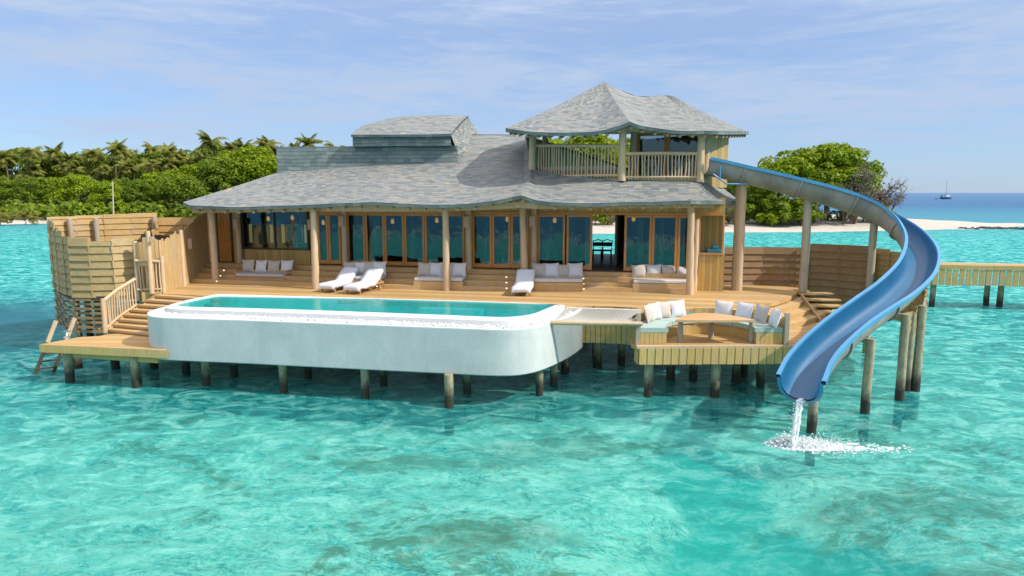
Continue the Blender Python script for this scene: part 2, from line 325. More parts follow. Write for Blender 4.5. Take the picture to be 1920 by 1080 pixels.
# ------------------------------------------------------------------ mesh builder
class MB:
    def __init__(s): s.v = []; s.f = []; s.uv = []; s.mi = []; s.sm = []; s.has_uv = False
    def add(s, vs, fs, mi=0, uvs=None, smooth=False):
        o = len(s.v); s.v += [Vector(p) for p in vs]
        for k, f in enumerate(fs):
            s.f.append(tuple(o+i for i in f)); s.mi.append(mi); s.sm.append(smooth)
            s.uv.append([uvs[i] for i in f] if uvs else [(0, 0)]*len(f))
        if uvs: s.has_uv = True
    def box(s, c, sx, sy, sz, X=(1, 0, 0), Y=None, Z=(0, 0, 1), mi=0):
        """c centre; sx.. full sizes along unit axes"""
        X = Vector(X).normalized(); Z = Vector(Z).normalized(); Y = Z.cross(X) if Y is None else Vector(Y).normalized(); c = Vector(c)
        vs = [c + X*(sx/2*a) + Y*(sy/2*b) + Z*(sz/2*d) for a in (-1, 1) for b in (-1, 1) for d in (-1, 1)]
        s.add(vs, [(0, 1, 3, 2), (4, 6, 7, 5), (0, 4, 5, 1), (2, 3, 7, 6), (0, 2, 6, 4), (1, 5, 7, 3)], mi)
    def fbox(s, u0, u1, d0, d1, z0, z1, mi=0):
        s.box(FP((u0+u1)/2, (d0+d1)/2, (z0+z1)/2), abs(u1-u0), abs(d1-d0), abs(z1-z0), X=FU_, mi=mi)
    def beam(s, a, b, w, h, mi=0):
        a = Vector(a); b = Vector(b); d = (b-a); X = d.normalized(); Yv = Vector((0, 0, 1)).cross(X)
        if Yv.length < 1e-3: Yv = Vector((0, 1, 0))
        Yv.normalize(); Zv = X.cross(Yv); s.box((a+b)/2, d.length, w, h, X=X, Y=Yv, Z=Zv, mi=mi)
    def tube(s, pts, r, seg=8, mi=0, caps=True, wob=0.0):
        pts = [Vector(p) for p in pts]; rr = r if hasattr(r, '__len__') else [r]*len(pts); vs = []; up = Vector((0, 0, 1))
        for i, p in enumerate(pts):
            t = (pts[min(i+1, len(pts)-1)]-pts[max(i-1, 0)]).normalized()
            a = t.cross(up if abs(t.z) < .9 else Vector((0, 1, 0))).normalized(); b = t.cross(a)
            for k in range(seg):
                an = 2*PI*k/seg; q = rr[i]*(1+random.uniform(-wob, wob)); vs.append(p + a*math.cos(an)*q + b*math.sin(an)*q)
        fs = [(i*seg+k, i*seg+(k+1) % seg, (i+1)*seg+(k+1) % seg, (i+1)*seg+k) for i in range(len(pts)-1) for k in range(seg)]
        s.add(vs, fs, mi, smooth=True)
        if caps:
            n = len(pts); s.add([vs[k] for k in range(seg)], [tuple(range(seg))[::-1]], mi); s.add([vs[(n-1)*seg+k] for k in range(seg)], [tuple(range(seg))], mi)
    def log(s, a, b, r, seg=10, n=7, mi=0, taper=.9):
        a = Vector(a); b = Vector(b); L_ = (b-a).length; off = r*.07
        pts = [a.lerp(b, i/(n-1)) + Vector((random.uniform(-off, off), random.uniform(-off, off), 0)) for i in range(n)]
        pts[0] = a; rs = [r*(1-(1-taper)*i/(n-1))*random.uniform(.95, 1.06) for i in range(n)]
        s.tube(pts, rs, seg, mi, True, .03)
    def prism(s, pts, z0, z1, mi=0, side_mi=None):
        """pts: plan outline, counter-clockwise"""
        n = len(pts); vs = [(p[0], p[1], z0) for p in pts] + [(p[0], p[1], z1) for p in pts]
        s.add(vs[n:], [tuple(range(n))], mi); s.add(vs[:n], [tuple(range(n))[::-1]], mi)
        s.add(vs, [(i, (i+1) % n, n+(i+1) % n, n+i) for i in range(n)], mi if side_mi is None else side_mi)
    def blob(s, c, r, mi=0, seg=6, rings=4, j=.15):
        c = Vector(c); r = Vector(r) if hasattr(r, '__len__') else Vector((r, r, r)); vs = [c+Vector((0, 0, r.z))]
        for i in range(1, rings):
            th = PI*i/rings
            for k in range(seg):
                a = 2*PI*(k+.5*(i % 2))/seg; q = 1+random.uniform(-j, j)
                vs.append(c + Vector((r.x*math.sin(th)*math.cos(a)*q, r.y*math.sin(th)*math.sin(a)*q, r.z*math.cos(th)*q)))
        vs.append(c-Vector((0, 0, r.z))); fs = [(0, 1+k, 1+(k+1) % seg) for k in range(seg)]
        for i in range(rings-2):
            for k in range(seg): fs.append((1+i*seg+k, 1+(i+1)*seg+k, 1+(i+1)*seg+(k+1) % seg, 1+i*seg+(k+1) % seg))
        e = len(vs)-1; o = 1+(rings-2)*seg; fs += [(e, o+(k+1) % seg, o+k) for k in range(seg)]
        s.add(vs, fs, mi, smooth=True)
    def build(s, name, mats, parent=None, smooth=None, bevel=0):
        me = bpy.data.meshes.new(name); me.from_pydata([tuple(v) for v in s.v], [], s.f)
        if isinstance(mats, str): mats = [mats]
        for m in mats: me.materials.append(MATS[m])
        me.polygons.foreach_set('material_index', s.mi)
        me.polygons.foreach_set('use_smooth', s.sm if smooth is None else [smooth]*len(s.f))
        if s.has_uv:
            ul = me.uv_layers.new(name='UVMap'); k = 0
            for uvs in s.uv:
                for t in uvs: ul.data[k].uv = t; k += 1
        me.update()
        o = bpy.data.objects.new(name, me); C.objects.link(o)
        if parent is not None: o.parent = parent
        if bevel:
            b = o.modifiers.new('bevel', 'BEVEL'); b.width = bevel; b.segments = 2; b.limit_method = 'ANGLE'
        return o
def tag(o, label=None, cat=None, group=None, kind=None):
    if label: o['label'] = label
    if cat: o['category'] = cat
    if group: o['group'] = group
    if kind: o['kind'] = kind
    return o
def thing(name, label, cat, group=None):
    o = bpy.data.objects.new(name, None); C.objects.link(o); o.empty_display_size = .3
    return tag(o, label, cat, group)
def settle(root, base=None):
    """move the thing's origin to its base; geometry stays where it was built"""
    tree = [root]; i = 0
    allo = list(C.objects)
    while i < len(tree): tree += [c for c in allo if c.parent == tree[i]]; i += 1
    ms = [o for o in tree if o.type == 'MESH']
    if base is None:
        ps = [v.co for o in ms for v in o.data.vertices]
        xs = [p.x for p in ps]; ys = [p.y for p in ps]; zs = [p.z for p in ps]
        base = Vector(((min(xs)+max(xs))/2, (min(ys)+max(ys))/2, min(zs)))
    base = Vector(base); done = set()
    for o in ms:
        if o.data.name not in done: o.data.transform(Matrix.Translation(-base)); done.add(o.data.name)
    root.location = base
    return root
def copy_tree(o, parent=None):
    c = o.copy(); C.objects.link(c)
    if parent is not None: c.parent = parent
    for ch in KIDS.get(o.name, []): copy_tree(ch, c)
    return c
KIDS = {}
def remember(root):
    tree = [root]; i = 0; allo = list(C.objects)
    while i < len(tree):
        k = [c for c in allo if c.parent == tree[i]]; KIDS[tree[i].name] = k; tree += k; i += 1
def offs(poly, d):
    """offset an open plan polyline to its left by d"""
    r = []
    for i, p in enumerate(poly):
        a = Vector(poly[max(i-1, 0)][:2]); b = Vector(poly[min(i+1, len(poly)-1)][:2]); t = (b-a).normalized(); r.append(Vector((p[0]-t.y*d, p[1]+t.x*d)))
    return r
def smoothline(pts, n=6):
    """Catmull-Rom through points"""
    P = [Vector(p) for p in pts]; P = [2*P[0]-P[1]] + P + [2*P[-1]-P[-2]]; r = []
    for i in range(1, len(P)-2):
        for k in range(n):
            t = k/n; a, b, c, d = P[i-1], P[i], P[i+1], P[i+2]
            r.append(.5*((2*b)+(c-a)*t+(2*a-5*b+4*c-d)*t*t+(3*b-a-3*c+d)*t**3))
    r.append(P[-2]); return r
def resample(pts, step):
    pts = [Vector(p) for p in pts]; r = [pts[0]]; acc = 0
    for a, b in zip(pts, pts[1:]):
        L_ = (b-a).length
        if L_ < 1e-9: continue
        d = step-acc
        while d <= L_: r.append(a.lerp(b, d/L_)); d += step
        acc = L_-(d-step)
    return r

# ================================================================== SETTING
def ncoords(lo, hi, flo, fhi, step):
    r = []; x = flo
    while x <= fhi: r.append(x); x += step
    g = step; x = fhi
    while x < hi: g *= 1.5; x += g; r.append(min(x, hi))
    g = step; x = flo; l = []
    while x > lo: g *= 1.5; x -= g; l.append(max(x, lo))
    return l[::-1]+r
def grid(name, xs, ys, hf, mat, smooth=True):
    m = MB(); nx = len(xs)
    vs = [(x, y, hf(x, y)) for y in ys for x in xs]
    fs = [(j*nx+i, j*nx+i+1, (j+1)*nx+i+1, (j+1)*nx+i) for j in range(len(ys)-1) for i in range(nx-1)]
    m.add(vs, fs, smooth=smooth); return m.build(name, mat)
def inpoly(x, y, P):
    c = False; j = len(P)-1
    for i in range(len(P)):
        a, b = P[i], P[j]
        if (a[1] > y) != (b[1] > y) and x < (b[0]-a[0])*(y-a[1])/(b[1]-a[1])+a[0]: c = not c
        j = i
    return c
def dpoly(x, y, P):
    best = 1e9; p = Vector((x, y))
    for i in range(len(P)):
        a = Vector(P[i][:2]); b = Vector(P[(i+1) % len(P)][:2]); ab = b-a; t = max(0, min(1, (p-a).dot(ab)/ab.length_squared)); best = min(best, (p-a-ab*t).length)
    return best if inpoly(x, y, P) else -best
def bedh(x, y):
    h = -.8 + .25*noise.noise(Vector((x*.15, y*.2, 0))) + .14*noise.noise(Vector((x*.7, y*.9, 3)))
    h -= .9*math.exp(-(((x-5)/2.7)**2+((y-12.6)/2.2)**2)**2)
    h -= min(2.2, max(0, (-x-12)*.09)) + min(6, max(0, (y-230)*.02))
    return min(h, -.4)
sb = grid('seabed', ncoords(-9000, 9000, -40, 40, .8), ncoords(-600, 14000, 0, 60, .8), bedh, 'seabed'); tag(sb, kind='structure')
wm = MB(); wm.add([(-9000, -600, 0), (9000, -600, 0), (9000, 14000, 0), (-9000, 14000, 0)], [(0, 1, 2, 3)])
tag(wm.build('sea_water', 'sea'), kind='structure')

RI = [G(*p, 0) for p in ((880, 441), (1000, 440), (1100, 438), (1250, 436), (1400, 436), (1500, 435), (1600, 434), (1700, 432), (1780, 431), (1850, 428), (1930, 425), (1990, 423))]
RI += [G(*p, 0) for p in ((1990, 421), (1850, 419.5), (1780, 417), (1720, 414.5), (1680, 411))]
RI = [(p.x, p.y) for p in RI] + [(78, 190), (40, 215), (-10, 200)]
def rih(x, y):
    d = dpoly(x, y, RI) + 1.6*noise.noise(Vector((x*.12, y*.12, 5)))
    return max(-.9, min(1.3, d*.07)) + .12*noise.noise(Vector((x*.3, y*.3, 1)))
tag(grid('beach', [-14+1.8*i for i in range(82)], [92+1.8*i for i in range(70)], rih, 'sand'), kind='structure')
LI = [G(*p, 0) for p in ((-250, 424), (-60, 422), (30, 420.5), (80, 419.5), (130, 418.5), (300, 418), (500, 418), (700, 417), (830, 415))]
LI = [(p.x, p.y) for p in LI] + [(0, 230), (-60, 300), (-260, 300)]
def lih(x, y):
    d = dpoly(x, y, LI) + 1.6*noise.noise(Vector((x*.12, y*.12, 9)))
    return max(-.9, min(1.6, d*.08)) + .12*noise.noise(Vector((x*.3, y*.3, 2)))
tag(grid('shore', [-170+3*i for i in range(60)], [122+3*i for i in range(60)], lih, 'sand'), kind='structure')

m = MB(); random.seed(3)
for i in range(500): m.blob((random.uniform(-60, 60), -30+random.gauss(0, .8)+2*math.sin(i), .02), (random.uniform(.5, 2), random.uniform(.2, .5), .06), 0, 6, 3, .3)
tag(m.build('surf', 'foam'), 'line of white surf on the reef, seen reflected in the villa glass', 'surf', kind='stuff')
# ------------------------------------------------------------------ vegetation
def leaf(m, c, n, size, mi=0):
    n = n.normalized(); a = n.orthogonal().normalized(); a.rotate(Matrix.Rotation(random.uniform(0, 2*PI), 3, n)); b = n.cross(a)
    s = size*random.uniform(.7, 1.3)
    m.add([c-a*s, c-b*s*.55, c+a*s, c+b*s*.55], [(0, 1, 2, 3)], mi)
def crown_mesh(R, H, zc, clumps, per, size, low=-.35):
    """leaf clumps over an uneven dome of radius R and half height H centred at zc"""
    m = MB()
    for k in range(clumps):
        th = random.uniform(0, 2*PI); sz = random.uniform(low, 1); rr = math.sqrt(max(0, 1-sz*sz))*random.uniform(.55, 1)
        lump = random.uniform(.78, 1.08)
        c = Vector((math.cos(th)*rr*R*lump, math.sin(th)*rr*R*lump, zc+sz*H*lump)); r = R*random.uniform(.17, .30)
        for i in range(per):
            d = Vector((random.gauss(0, 1), random.gauss(0, 1), random.gauss(.35, 1))).normalized()
            p = c + Vector((d.x*r, d.y*r, d.z*r*.72))*random.uniform(.75, 1.08)
            leaf(m, p, d+Vector((random.gauss(0, .45), random.gauss(0, .45), .4+random.gauss(0, .4))), size)
    return m
def trunk_mesh(h, r, R, zc, limbs=6):
    m = MB(); p = [Vector((0, 0, -.3))]; n = 5
    for i in range(1, n+1): p.append(Vector((random.uniform(-.2, .2)*i, random.uniform(-.2, .2)*i, h*i/n)))
    m.tube(p, [r*(1-.5*i/n) for i in range(n+1)], 8)
    for k in range(limbs):
        a = 2*PI*k/limbs+random.uniform(-.3, .3); s = p[random.choice((2, 3, 4))]; e = Vector((math.cos(a)*R*.65, math.sin(a)*R*.65, zc+random.uniform(-.1, .5)*R))
        mid = s.lerp(e, .5)+Vector((0, 0, -.3)); m.tube([s, mid, e], [r*.5, r*.32, r*.12], 6)
    return m
def make_broad(R, H, zc, mat, clumps=40, per=150, size=.25, low=-.35):
    t = thing('broadleaf_tree', 'tree', 'tree'); trunk_mesh(zc, .35, R, zc-.3*H).build('trunk', 'bark', t)
    crown_mesh(R, H, zc, clumps, per, size, low).build('crown', mat, t); remember(t); return t
def make_palm(h, lean, seed, wind=.25):
    random.seed(seed); t = thing('palm_tree', 'palm', 'palm tree'); m = MB(); pts = []
    for i in range(7): f = i/6; pts.append(Vector((lean*f*f, lean*.3*f*f, h*f-.3)))
    m.tube(pts, [.2-.08*i/6 for i in range(7)], 7); m.build('trunk', 'bark', t); top = pts[-1]; c = MB()
    nf = 22
    for k in range(nf):
        a = 2.4*k+random.uniform(-.2, .2); el = random.uniform(-.35, 1.3); Lf = random.uniform(2.0, 3.1); droop = random.uniform(.5, 1.35)
        p = top.copy(); d = Vector((math.cos(a)*math.cos(el), math.sin(a)*math.cos(el), math.sin(el))); q = [p.copy()]; ns = 9
        d.x += wind; d.normalize()
        for i in range(ns): d.z -= droop*.16; d.normalize(); p = p+d*Lf/ns; q.append(p.copy())
        for i in range(1, ns+1):
            tt = (q[i]-q[i-1]).normalized(); sd = tt.cross(Vector((0, 0, 1)));
            if sd.length < .05: sd = Vector((1, 0, 0))
            sd.normalize(); ll = 1.0*math.sin(PI*min(1, (i+.6)/(ns+1)))+.15
            for sg in (-1, 1):
                for e in (0, .5):
                    b = q[i-1].lerp(q[i], e); tip = b+sd*sg*ll*.8+tt*.35-Vector((0, 0, ll*.45+random.uniform(0, .2)))
                    c.add([b, b+tt*.24, tip], [(0, 1, 2)])
    c.build('crown', 'leaf_palm', t); remember(t); return t
def make_bush(R, H, mat, clumps, per, size):
    t = thing('shrub', 'shrub', 'shrub'); trunk_mesh(H*.6, .12, R, H*.5, 4).build('trunk', 'bark', t)
    crown_mesh(R, H*.62, H*.45, clumps, per, size, -.6).build('crown', mat, t); remember(t); return t
def make_bare(R, H):
    t = thing('bare_shrub', 'bare', 'shrub'); m = MB(); tw = MB()
    for k in range(11):
        a = random.uniform(0, 2*PI); e = Vector((math.cos(a)*R*random.uniform(.3, 1), math.sin(a)*R*random.uniform(.3, 1), H*random.uniform(.55, 1)))
        mid = Vector((e.x*.35, e.y*.35, e.z*.55)); m.tube([(0, 0, -.2), mid, e], [.14, .08, .03], 5)
        for i in range(30):
            s = mid.lerp(e, random.uniform(.1, 1)); d = Vector((random.gauss(0, 1), random.gauss(0, 1), random.gauss(.5, .8))).normalized()
            tw.tube([s, s+d*.6, s+d*1.1+Vector((random.gauss(0, .3), random.gauss(0, .3), .3))], [.03, .022, .012], 3, 0, False)
            for j in range(3): leaf(tw, s+d*random.uniform(.4, 1.2), Vector((random.gauss(0, 1), random.gauss(0, 1), 1)), .13)
    m.build('trunk', 'bark', t); tw.build('crown', 'twig', t); remember(t); return t
def land(px, y, h=None):
    x = (px-960)/FPX*y*1.0; return Vector((x, y, 0))
def place(root, first, px, y, z, s, rot, label, group, name=None, top=None, H=None):
    """first placement moves the source itself, later ones copy it"""
    o = root if first else copy_tree(root)
    if top is not None:
        zt = D(px, top, y).z; s = (zt-z)/H
    p = D(px, 361, y); o.location = (p.x, y, z); o.rotation_euler = (0, 0, rot); o.scale = (s, s, s)
    tag(o, label, None, group); return o
random.seed(11)
BR = [make_broad(5.0, 3.6, 5.6, 'leaf_bright'), make_broad(5.4, 3.4, 5.4, 'leaf_bright'), make_broad(4.6, 3.8, 5.6, 'leaf_mid', 36), make_broad(5.6, 3.2, 5.2, 'leaf_mid')]
HB = [9.3, 8.9, 9.5, 8.5]
used = set()
jung = [  # px, distance, crown-top pixel row, kind, label
 (-60, 150, 318, 2, 'dark broadleaf tree at the far left end of the jungle, cut by the picture edge'),
 (8, 146, 336, 3, 'dull green tree behind the yellow shrub at the left shore'),
 (60, 144, 332, 2, 'low dark green tree beside the gap of white sand'),
 (105, 150, 334, 0, 'round green tree rising above the left end of the wooden enclosure'),
 (152, 146, 330, 1, 'wide bright tree left of the bare pole'),
 (196, 141, 342, 0, 'light green tree directly behind the bare pole'),
 (236, 150, 338, 3, 'dark green tree just right of the bare pole'),
 (262, 143, 336, 2, 'dark rounded tree over the middle of the enclosure back wall'),
 (302, 149, 325, 1, 'broad yellow-green tree in the middle of the jungle edge'),
 (340, 142, 330, 3, 'green tree standing behind the left tip of the main roof'),
 (372, 152, 308, 0, 'tall bright green tree above the left roof slope'),
 (416, 148, 296, 2, 'dense dark tree rising above the roof hip'),
 (458, 154, 280, 1, 'tallest bright broadleaf tree beside the green roof box'),
 (500, 152, 292, 0, 'bright tree touching the left end of the green roof box'),
 (548, 158, 300, 3, 'tree mostly hidden behind the green roof box'),
]
for i, (px, y, top, k, lab) in enumerate(jung):
    place(BR[k], k not in used, px, y, .9, 1, i*1.3, lab, 'broadleaf trees along the jungle edge', top=top, H=HB[k]); used.add(k)
for i, (px, y, top) in enumerate(((-20, 175, 292), (45, 172, 286), (110, 176, 290), (175, 174, 292), (235, 178, 288), (290, 176, 286), (345, 180, 282), (410, 178, 280), (480, 180, 278), (560, 182, 282), (640, 185, 284))):
    place(BR[(i % 2)+2], False, px, y, 1.2, 1, i*2.1+.5, ('leftmost', 'second', 'third', 'fourth', 'fifth', 'sixth', 'seventh', 'eighth', 'ninth', 'tenth', 'last')[i]+' dull green tree from the left among the palms of the rear jungle ridge', 'broadleaf trees on the rear ridge', top=top, H=HB[(i % 2)+2])
PM = [make_palm(12, .8, 1, .1), make_palm(13, -.9, 2, -.5), make_palm(11, 1.6, 3, .45), make_palm(12, -.4, 4, .0)]; HP = [13.4, 14.4, 12.4, 13.4]
random.seed(12); used = set()
palms = [(-8, 168, 288), (20, 163, 280), (52, 160, 265), (84, 172, 282), (107, 170, 270), (140, 168, 285), (162, 165, 268), (190, 172, 280), (216, 162, 262), (243, 170, 275), (268, 165, 288), (298, 174, 265), (312, 168, 268), (345, 172, 280), (375, 175, 262), (412, 162, 246), (432, 176, 262), (463, 172, 262), (486, 168, 252), (514, 170, 256), (548, 176, 264), (586, 172, 252), (607, 178, 262), (641, 174, 264)]
side = ['at the far left edge of the picture', 'second from the left edge', 'tall ragged one third from the left', 'fourth from the left edge', 'with a rounded head near the left ridge', 'low between two taller heads on the left', 'slim, seventh from the left', 'low, just left of the bare pole', 'tall star-shaped one above the bare pole', 'just right of the bare pole', 'low brownish one right of the bare pole', 'left one of the close pair with yellowing fronds', 'right one of the close pair with yellowing fronds', 'short one right of the yellowing pair', 'medium one left of the tallest', 'the tallest of all above the roof hip', 'immediately right of the tallest', 'with a drooping dark head left of the roof box', 'wide windblown one at the left end of the roof box', 'standing behind the left end of the roof box', 'low one over the green roof box', 'tall windblown one over the green roof box', 'small one right of the windblown head over the roof box', 'rightmost, beside the raised roof monitor']
for i, (px, y, top) in enumerate(palms):
    k = (i*3) % 4; place(PM[k], k not in used, px, y, 1.2, 1, .9*math.sin(i*2.7), 'coconut palm on the ridge, '+side[i], 'coconut palms on the jungle ridge', top=top, H=HP[k]); used.add(k)
low = [(-20, 158, 318), (38, 158, 312), (70, 162, 305), (122, 160, 300), (150, 160, 306), (180, 158, 300), (206, 160, 310), (230, 158, 298), (258, 160, 302), (284, 162, 296), (322, 160, 292), (356, 164, 290), (392, 164, 282), (446, 168, 276), (522, 168, 272), (565, 172, 268)]
wl = ['cut by the left picture edge', 'above the yellow shrub', 'above the white sand gap', 'above the enclosure corner', 'well left of the bare pole', 'close left of the bare pole', 'right behind the bare pole top', 'close right of the bare pole', 'above the middle of the enclosure', 'above the right half of the enclosure', 'left of the roof tip', 'above the roof tip', 'above the lower roof hip', 'between the tallest palm and the roof box', 'over the left end of the roof box', 'over the middle of the roof box']
for i, (px, y, top) in enumerate(low):
    k = (i+1) % 4; place(PM[k], False, px, y, 1.2, 1, 1.1*math.sin(i*1.9), 'lower ragged olive palm behind the bright trees, '+wl[i], 'coconut palms in the lower tier', top=top, H=HP[k])
# understorey mass that closes the gaps between stems
um = MB()
for i in range(15000):
    y = random.uniform(134, 185); px = random.uniform(-200, 760); zt = 1.2+(y-134)*.14+random.random()*2.2
    x = (px-960)/FPX*y; leaf(um, Vector((x, y, .8+random.random()*zt)), Vector((random.gauss(.3, .6), random.gauss(-.5, .6), .7)), .6)
tag(um.build('undergrowth', 'leaf_mid'), 'dark tangled undergrowth between the stems of the left jungle', 'undergrowth', kind='stuff')
SB = [make_bush(3.2, 3.2, 'leaf_bright', 20, 110, .26), make_bush(3.0, 3.0, 'leaf_mid', 20, 110, .26), make_bush(3.4, 2.6, 'leaf_yellow', 18, 110, .22)]
HS = [3.6, 3.4, 3.0]; used = set()
for i, (px, y, top, k, lab) in enumerate([
 (-5, 124, 398, 2, 'yellow-leaved shrub on the left shore at the picture edge'), (42, 126, 397, 2, 'yellow and green shrub leaning over the water left of the white sand'),
 (92, 138, 385, 0, 'bright low shrub above the strip of white sand'), (132, 138, 380, 1, 'dark low shrub behind the left corner of the enclosure'), (172, 138, 378, 0, 'bright low shrub left of the pole foot'),
 (225, 138, 380, 0, 'bright low shrub right of the pole foot'), (272, 138, 378, 1, 'dark low shrub over the middle of the enclosure wall'), (335, 137, 384, 1, 'dark low shrub beside the left roof tip')]):
    place(SB[k], k not in used, px, y, .3 if k == 2 else .8, 1, i*1.7, lab, 'shrubs along the left shore', top=top, H=HS[k]); used.add(k)
# right island
random.seed(21)
for i, (px, y, top, k, lab) in enumerate([
 (1500, 119, 280, 0, 'tallest yellow-green tree of the right island, left half of its crown'), (1552, 121, 276, 1, 'highest rounded green crown of the right island'),
 (1462, 116, 300, 1, 'lower green crown at the left side of the big island tree'), (1580, 121, 304, 3, 'duller green crown at the right side of the big island tree'),
 (1530, 115, 318, 2, 'darker green tree in front of the big island tree'),
 (1395, 128, 318, 2, 'dark tree seen just right of the tower wall'), (1420, 124, 335, 3, 'small dark tree behind the top of the slide'),
 (1020, 120, 262, 0, 'green tree seen left inside the balcony opening'), (1075, 122, 256, 1, 'green tree seen in the middle of the balcony opening'), (1135, 122, 260, 0, 'green tree seen right inside the balcony opening'), (1190, 124, 268, 3, 'tree hidden behind the tower room')]):
    place(BR[k], False, px, y, 1.0, 1, i*1.1, lab, 'broadleaf trees on the right island', top=top, H=HB[k])
for i, (px, y, top, k, lab) in enumerate([
 (1400, 113, 365, 1, 'dark green shrub beside the paired slide posts'), (1432, 112, 372, 0, 'bright green shrub on the beach under the slide'), (1462, 112, 366, 1, 'dark green shrub in the middle of the beach clump'), (1490, 113, 370, 0, 'green shrub left of the second slide post'),
 (1515, 114, 380, 1, 'low dark shrub right of the second slide post'), (1118, 110, 392, 0, 'bright shrub seen through the open door on the left'), (1140, 111, 396, 1, 'dark shrub seen through the open door on the right'),
 (1620, 120, 372, 2, 'yellowing shrub among the bare bushes'), (1655, 121, 384, 0, 'small green shrub at the right tip of the bushes')]):
    place(SB[k], False, px, y, .9, 1, i*1.9, lab, 'green shrubs on the right island', top=top, H=HS[k])
BS = make_bare(3.4, 5.2)
for i, (px, y, top, lab) in enumerate([
 (1668, 122, 346, 'rightmost grey bare bush standing against the sea'), (1605, 116, 306, 'largest grey bare bush leaning against the green tree'), (1638, 118, 332, 'grey bare bush in the middle of the bare clump'), (1585, 114, 338, 'grey bare bush below the green crown'),
 (1378, 109, 385, 'grey twiggy bush on the beach left of the paired slide posts'), (1545, 112, 385, 'low grey twiggy bush on the beach under the slide'), (1600, 113, 385, 'low grey twiggy bush with forked stems near the third slide post'), (1148, 108, 402, 'grey twiggy bush seen through the open door')]):
    place(BS, i == 0, px, y, .9, 1, i*1.3, lab, 'bare grey bushes on the right island', top=top, H=5.6)
m = MB(); a = D(211, 405, 118); b = D(211, 340, 118); m.tube([(a.x, a.y, -1.5), (b.x, b.y, b.z)], [.14, .1], 8)
for k in range(9): m.box((a.x, a.y, 1.5+k*.7), .5, .06, .05)
settle(tag(m.build('pole', 'log'), 'tall bare pole with short rungs in front of the jungle', 'pole'))
# rocks, boat
random.seed(5)
for j, (p0, p1, y, n, lab) in enumerate(((1840, 1905, 428.5, 26, 'long low row of black rocks off the sandbar'), (1800, 1832, 428.8, 9, 'short broken row of black rocks left of the long one'), (1908, 1960, 430, 14, 'row of black rocks cut by the right picture edge'))):
    m = MB()
    for i in range(n):
        f = i/(n-1); p = G(p0+(p1-p0)*f, y+random.uniform(-.4, .4)+f*1.0, 0); m.blob(p, (random.uniform(.3, .6), .4, random.uniform(.15, .4)), 0, 7, 5, .3)
    settle(tag(m.build('rock_row', 'rock'), lab, 'rocks', 'rocks by the sandbar'))
bt = thing('sailboat', 'small dark blue sailing boat with a bare mast anchored on the horizon', 'boat')
p = D(1774, 367, 620); bx, by = p.x, p.y
m = MB(); st = []
for i in range(9):
    f = i/8; wdt = 1.6*math.sin(PI*min(1, .25+f*.75))**.7 if f < 1 else .05; st.append([(bx-5+10*f, by+wdt*s, z) for s, z in ((-1, 1.7+.5*f), (-.8, .5), (0, -.2), (.8, .5), (1, 1.7+.5*f))])
vs = [v for r in st for v in r]; m.add(vs, [(i*5+k, i*5+k+1, (i+1)*5+k+1, (i+1)*5+k) for i in range(8) for k in range(4)] + [(i*5, (i+1)*5, (i+1)*5+4, i*5+4) for i in range(8)]+[(0, 4, 3, 2, 1)], smooth=False)
m.build('hull', 'hull_blue', bt)
m = MB(); m.box((bx+1.5, by, 2.5), 3.6, 1.8, 1.2); m.box((bx+1.2, by, 3.3), 2.2, 1.5, .5); m.build('cabin', 'boat_white', bt)
m = MB(); m.tube([(bx-.2, by, 1.5), (bx-.2, by, 17)], [.14, .09], 6); m.tube([(bx-.2, by, 3.4), (bx-4.2, by, 3.6)], .12, 6); m.build('mast', 'metal_dark', bt)
m = MB(); m.box((bx-3.2, by, 3.2), 3.2, 2.2, .15); m.box((bx-4.2, by, 2.3), .1, 1.8, 1.8); m.build('awning', 'hull_blue', bt); settle(bt)
dg = MB(); dg.blob((bx-8, by+1, .3), (1.4, .7, .45), 0, 8, 5, .05); settle(tag(dg.build('dinghy', 'metal_dark'), 'tiny dark dinghy floating behind the sailing boat', 'dinghy'))

# ================================================================== VILLA
Z0, ZF, ZT = 2.25, 2.9, 5.15          # deck, villa floor, door tops
V = thing('overwater_villa', 'wooden overwater villa with grey shingle roofs and a railed upper terrace', 'villa')
random.seed(31)
uL, uR = fu(397, 0, 4), fu(1358, 0, 4)
def loft(m, cols, nr=7, sag=.0, thick=.12, uvscale=1.0, mi=0, mi_edge=1):
    """cols: list of (eave point, top point); shingle UVs in metres, closed underside"""
    nc = len(cols); top = []; U_ = [0]
    for i in range(1, nc): U_.append(U_[-1] + max((cols[i][0]-cols[i-1][0]).length, .001))
    for i, (e, t) in enumerate(cols):
        row = []
        for k in range(nr+1):
            f = k/nr; p = e.lerp(t, f); p = p - Vector((0, 0, sag*math.sin(PI*f)*(1-f*.3))); row.append(p)
        top.append(row)
    for i in range(nc-1):
        for k in range(nr):
            a, b, c, d = top[i][k], top[i+1][k], top[i+1][k+1], top[i][k+1]
            uv = [(P.x*.0+UU, VV) for P, UU, VV in ((a, U_[i], (a-top[i][0]).length), (b, U_[i+1], (b-top[i+1][0]).length), (c, U_[i+1], (c-top[i+1][0]).length), (d, U_[i], (d-top[i][0]).length))]
            if (c-d).length < 1e-6: m.add([a, b, c], [(0, 1, 2)], mi, uv[:3], True)
            else: m.add([a, b, c, d], [(0, 1, 2, 3)], mi, uv, True)
            dn = Vector((0, 0, thick)); vs = [a-dn, b-dn, c-dn, d-dn]
            if (c-d).length < 1e-6: m.add(vs[:3], [(0, 2, 1)], 2)
            else: m.add(vs, [(0, 3, 2, 1)], 2)
        a, b = top[i][0], top[i+1][0]; dn = Vector((0, 0, thick))
        m.add([a, a-dn, b-dn, b], [(0, 1, 2, 3)], mi_edge, [(U_[i], 0), (U_[i], thick), (U_[i+1], thick), (U_[i+1], 0)])
    return top
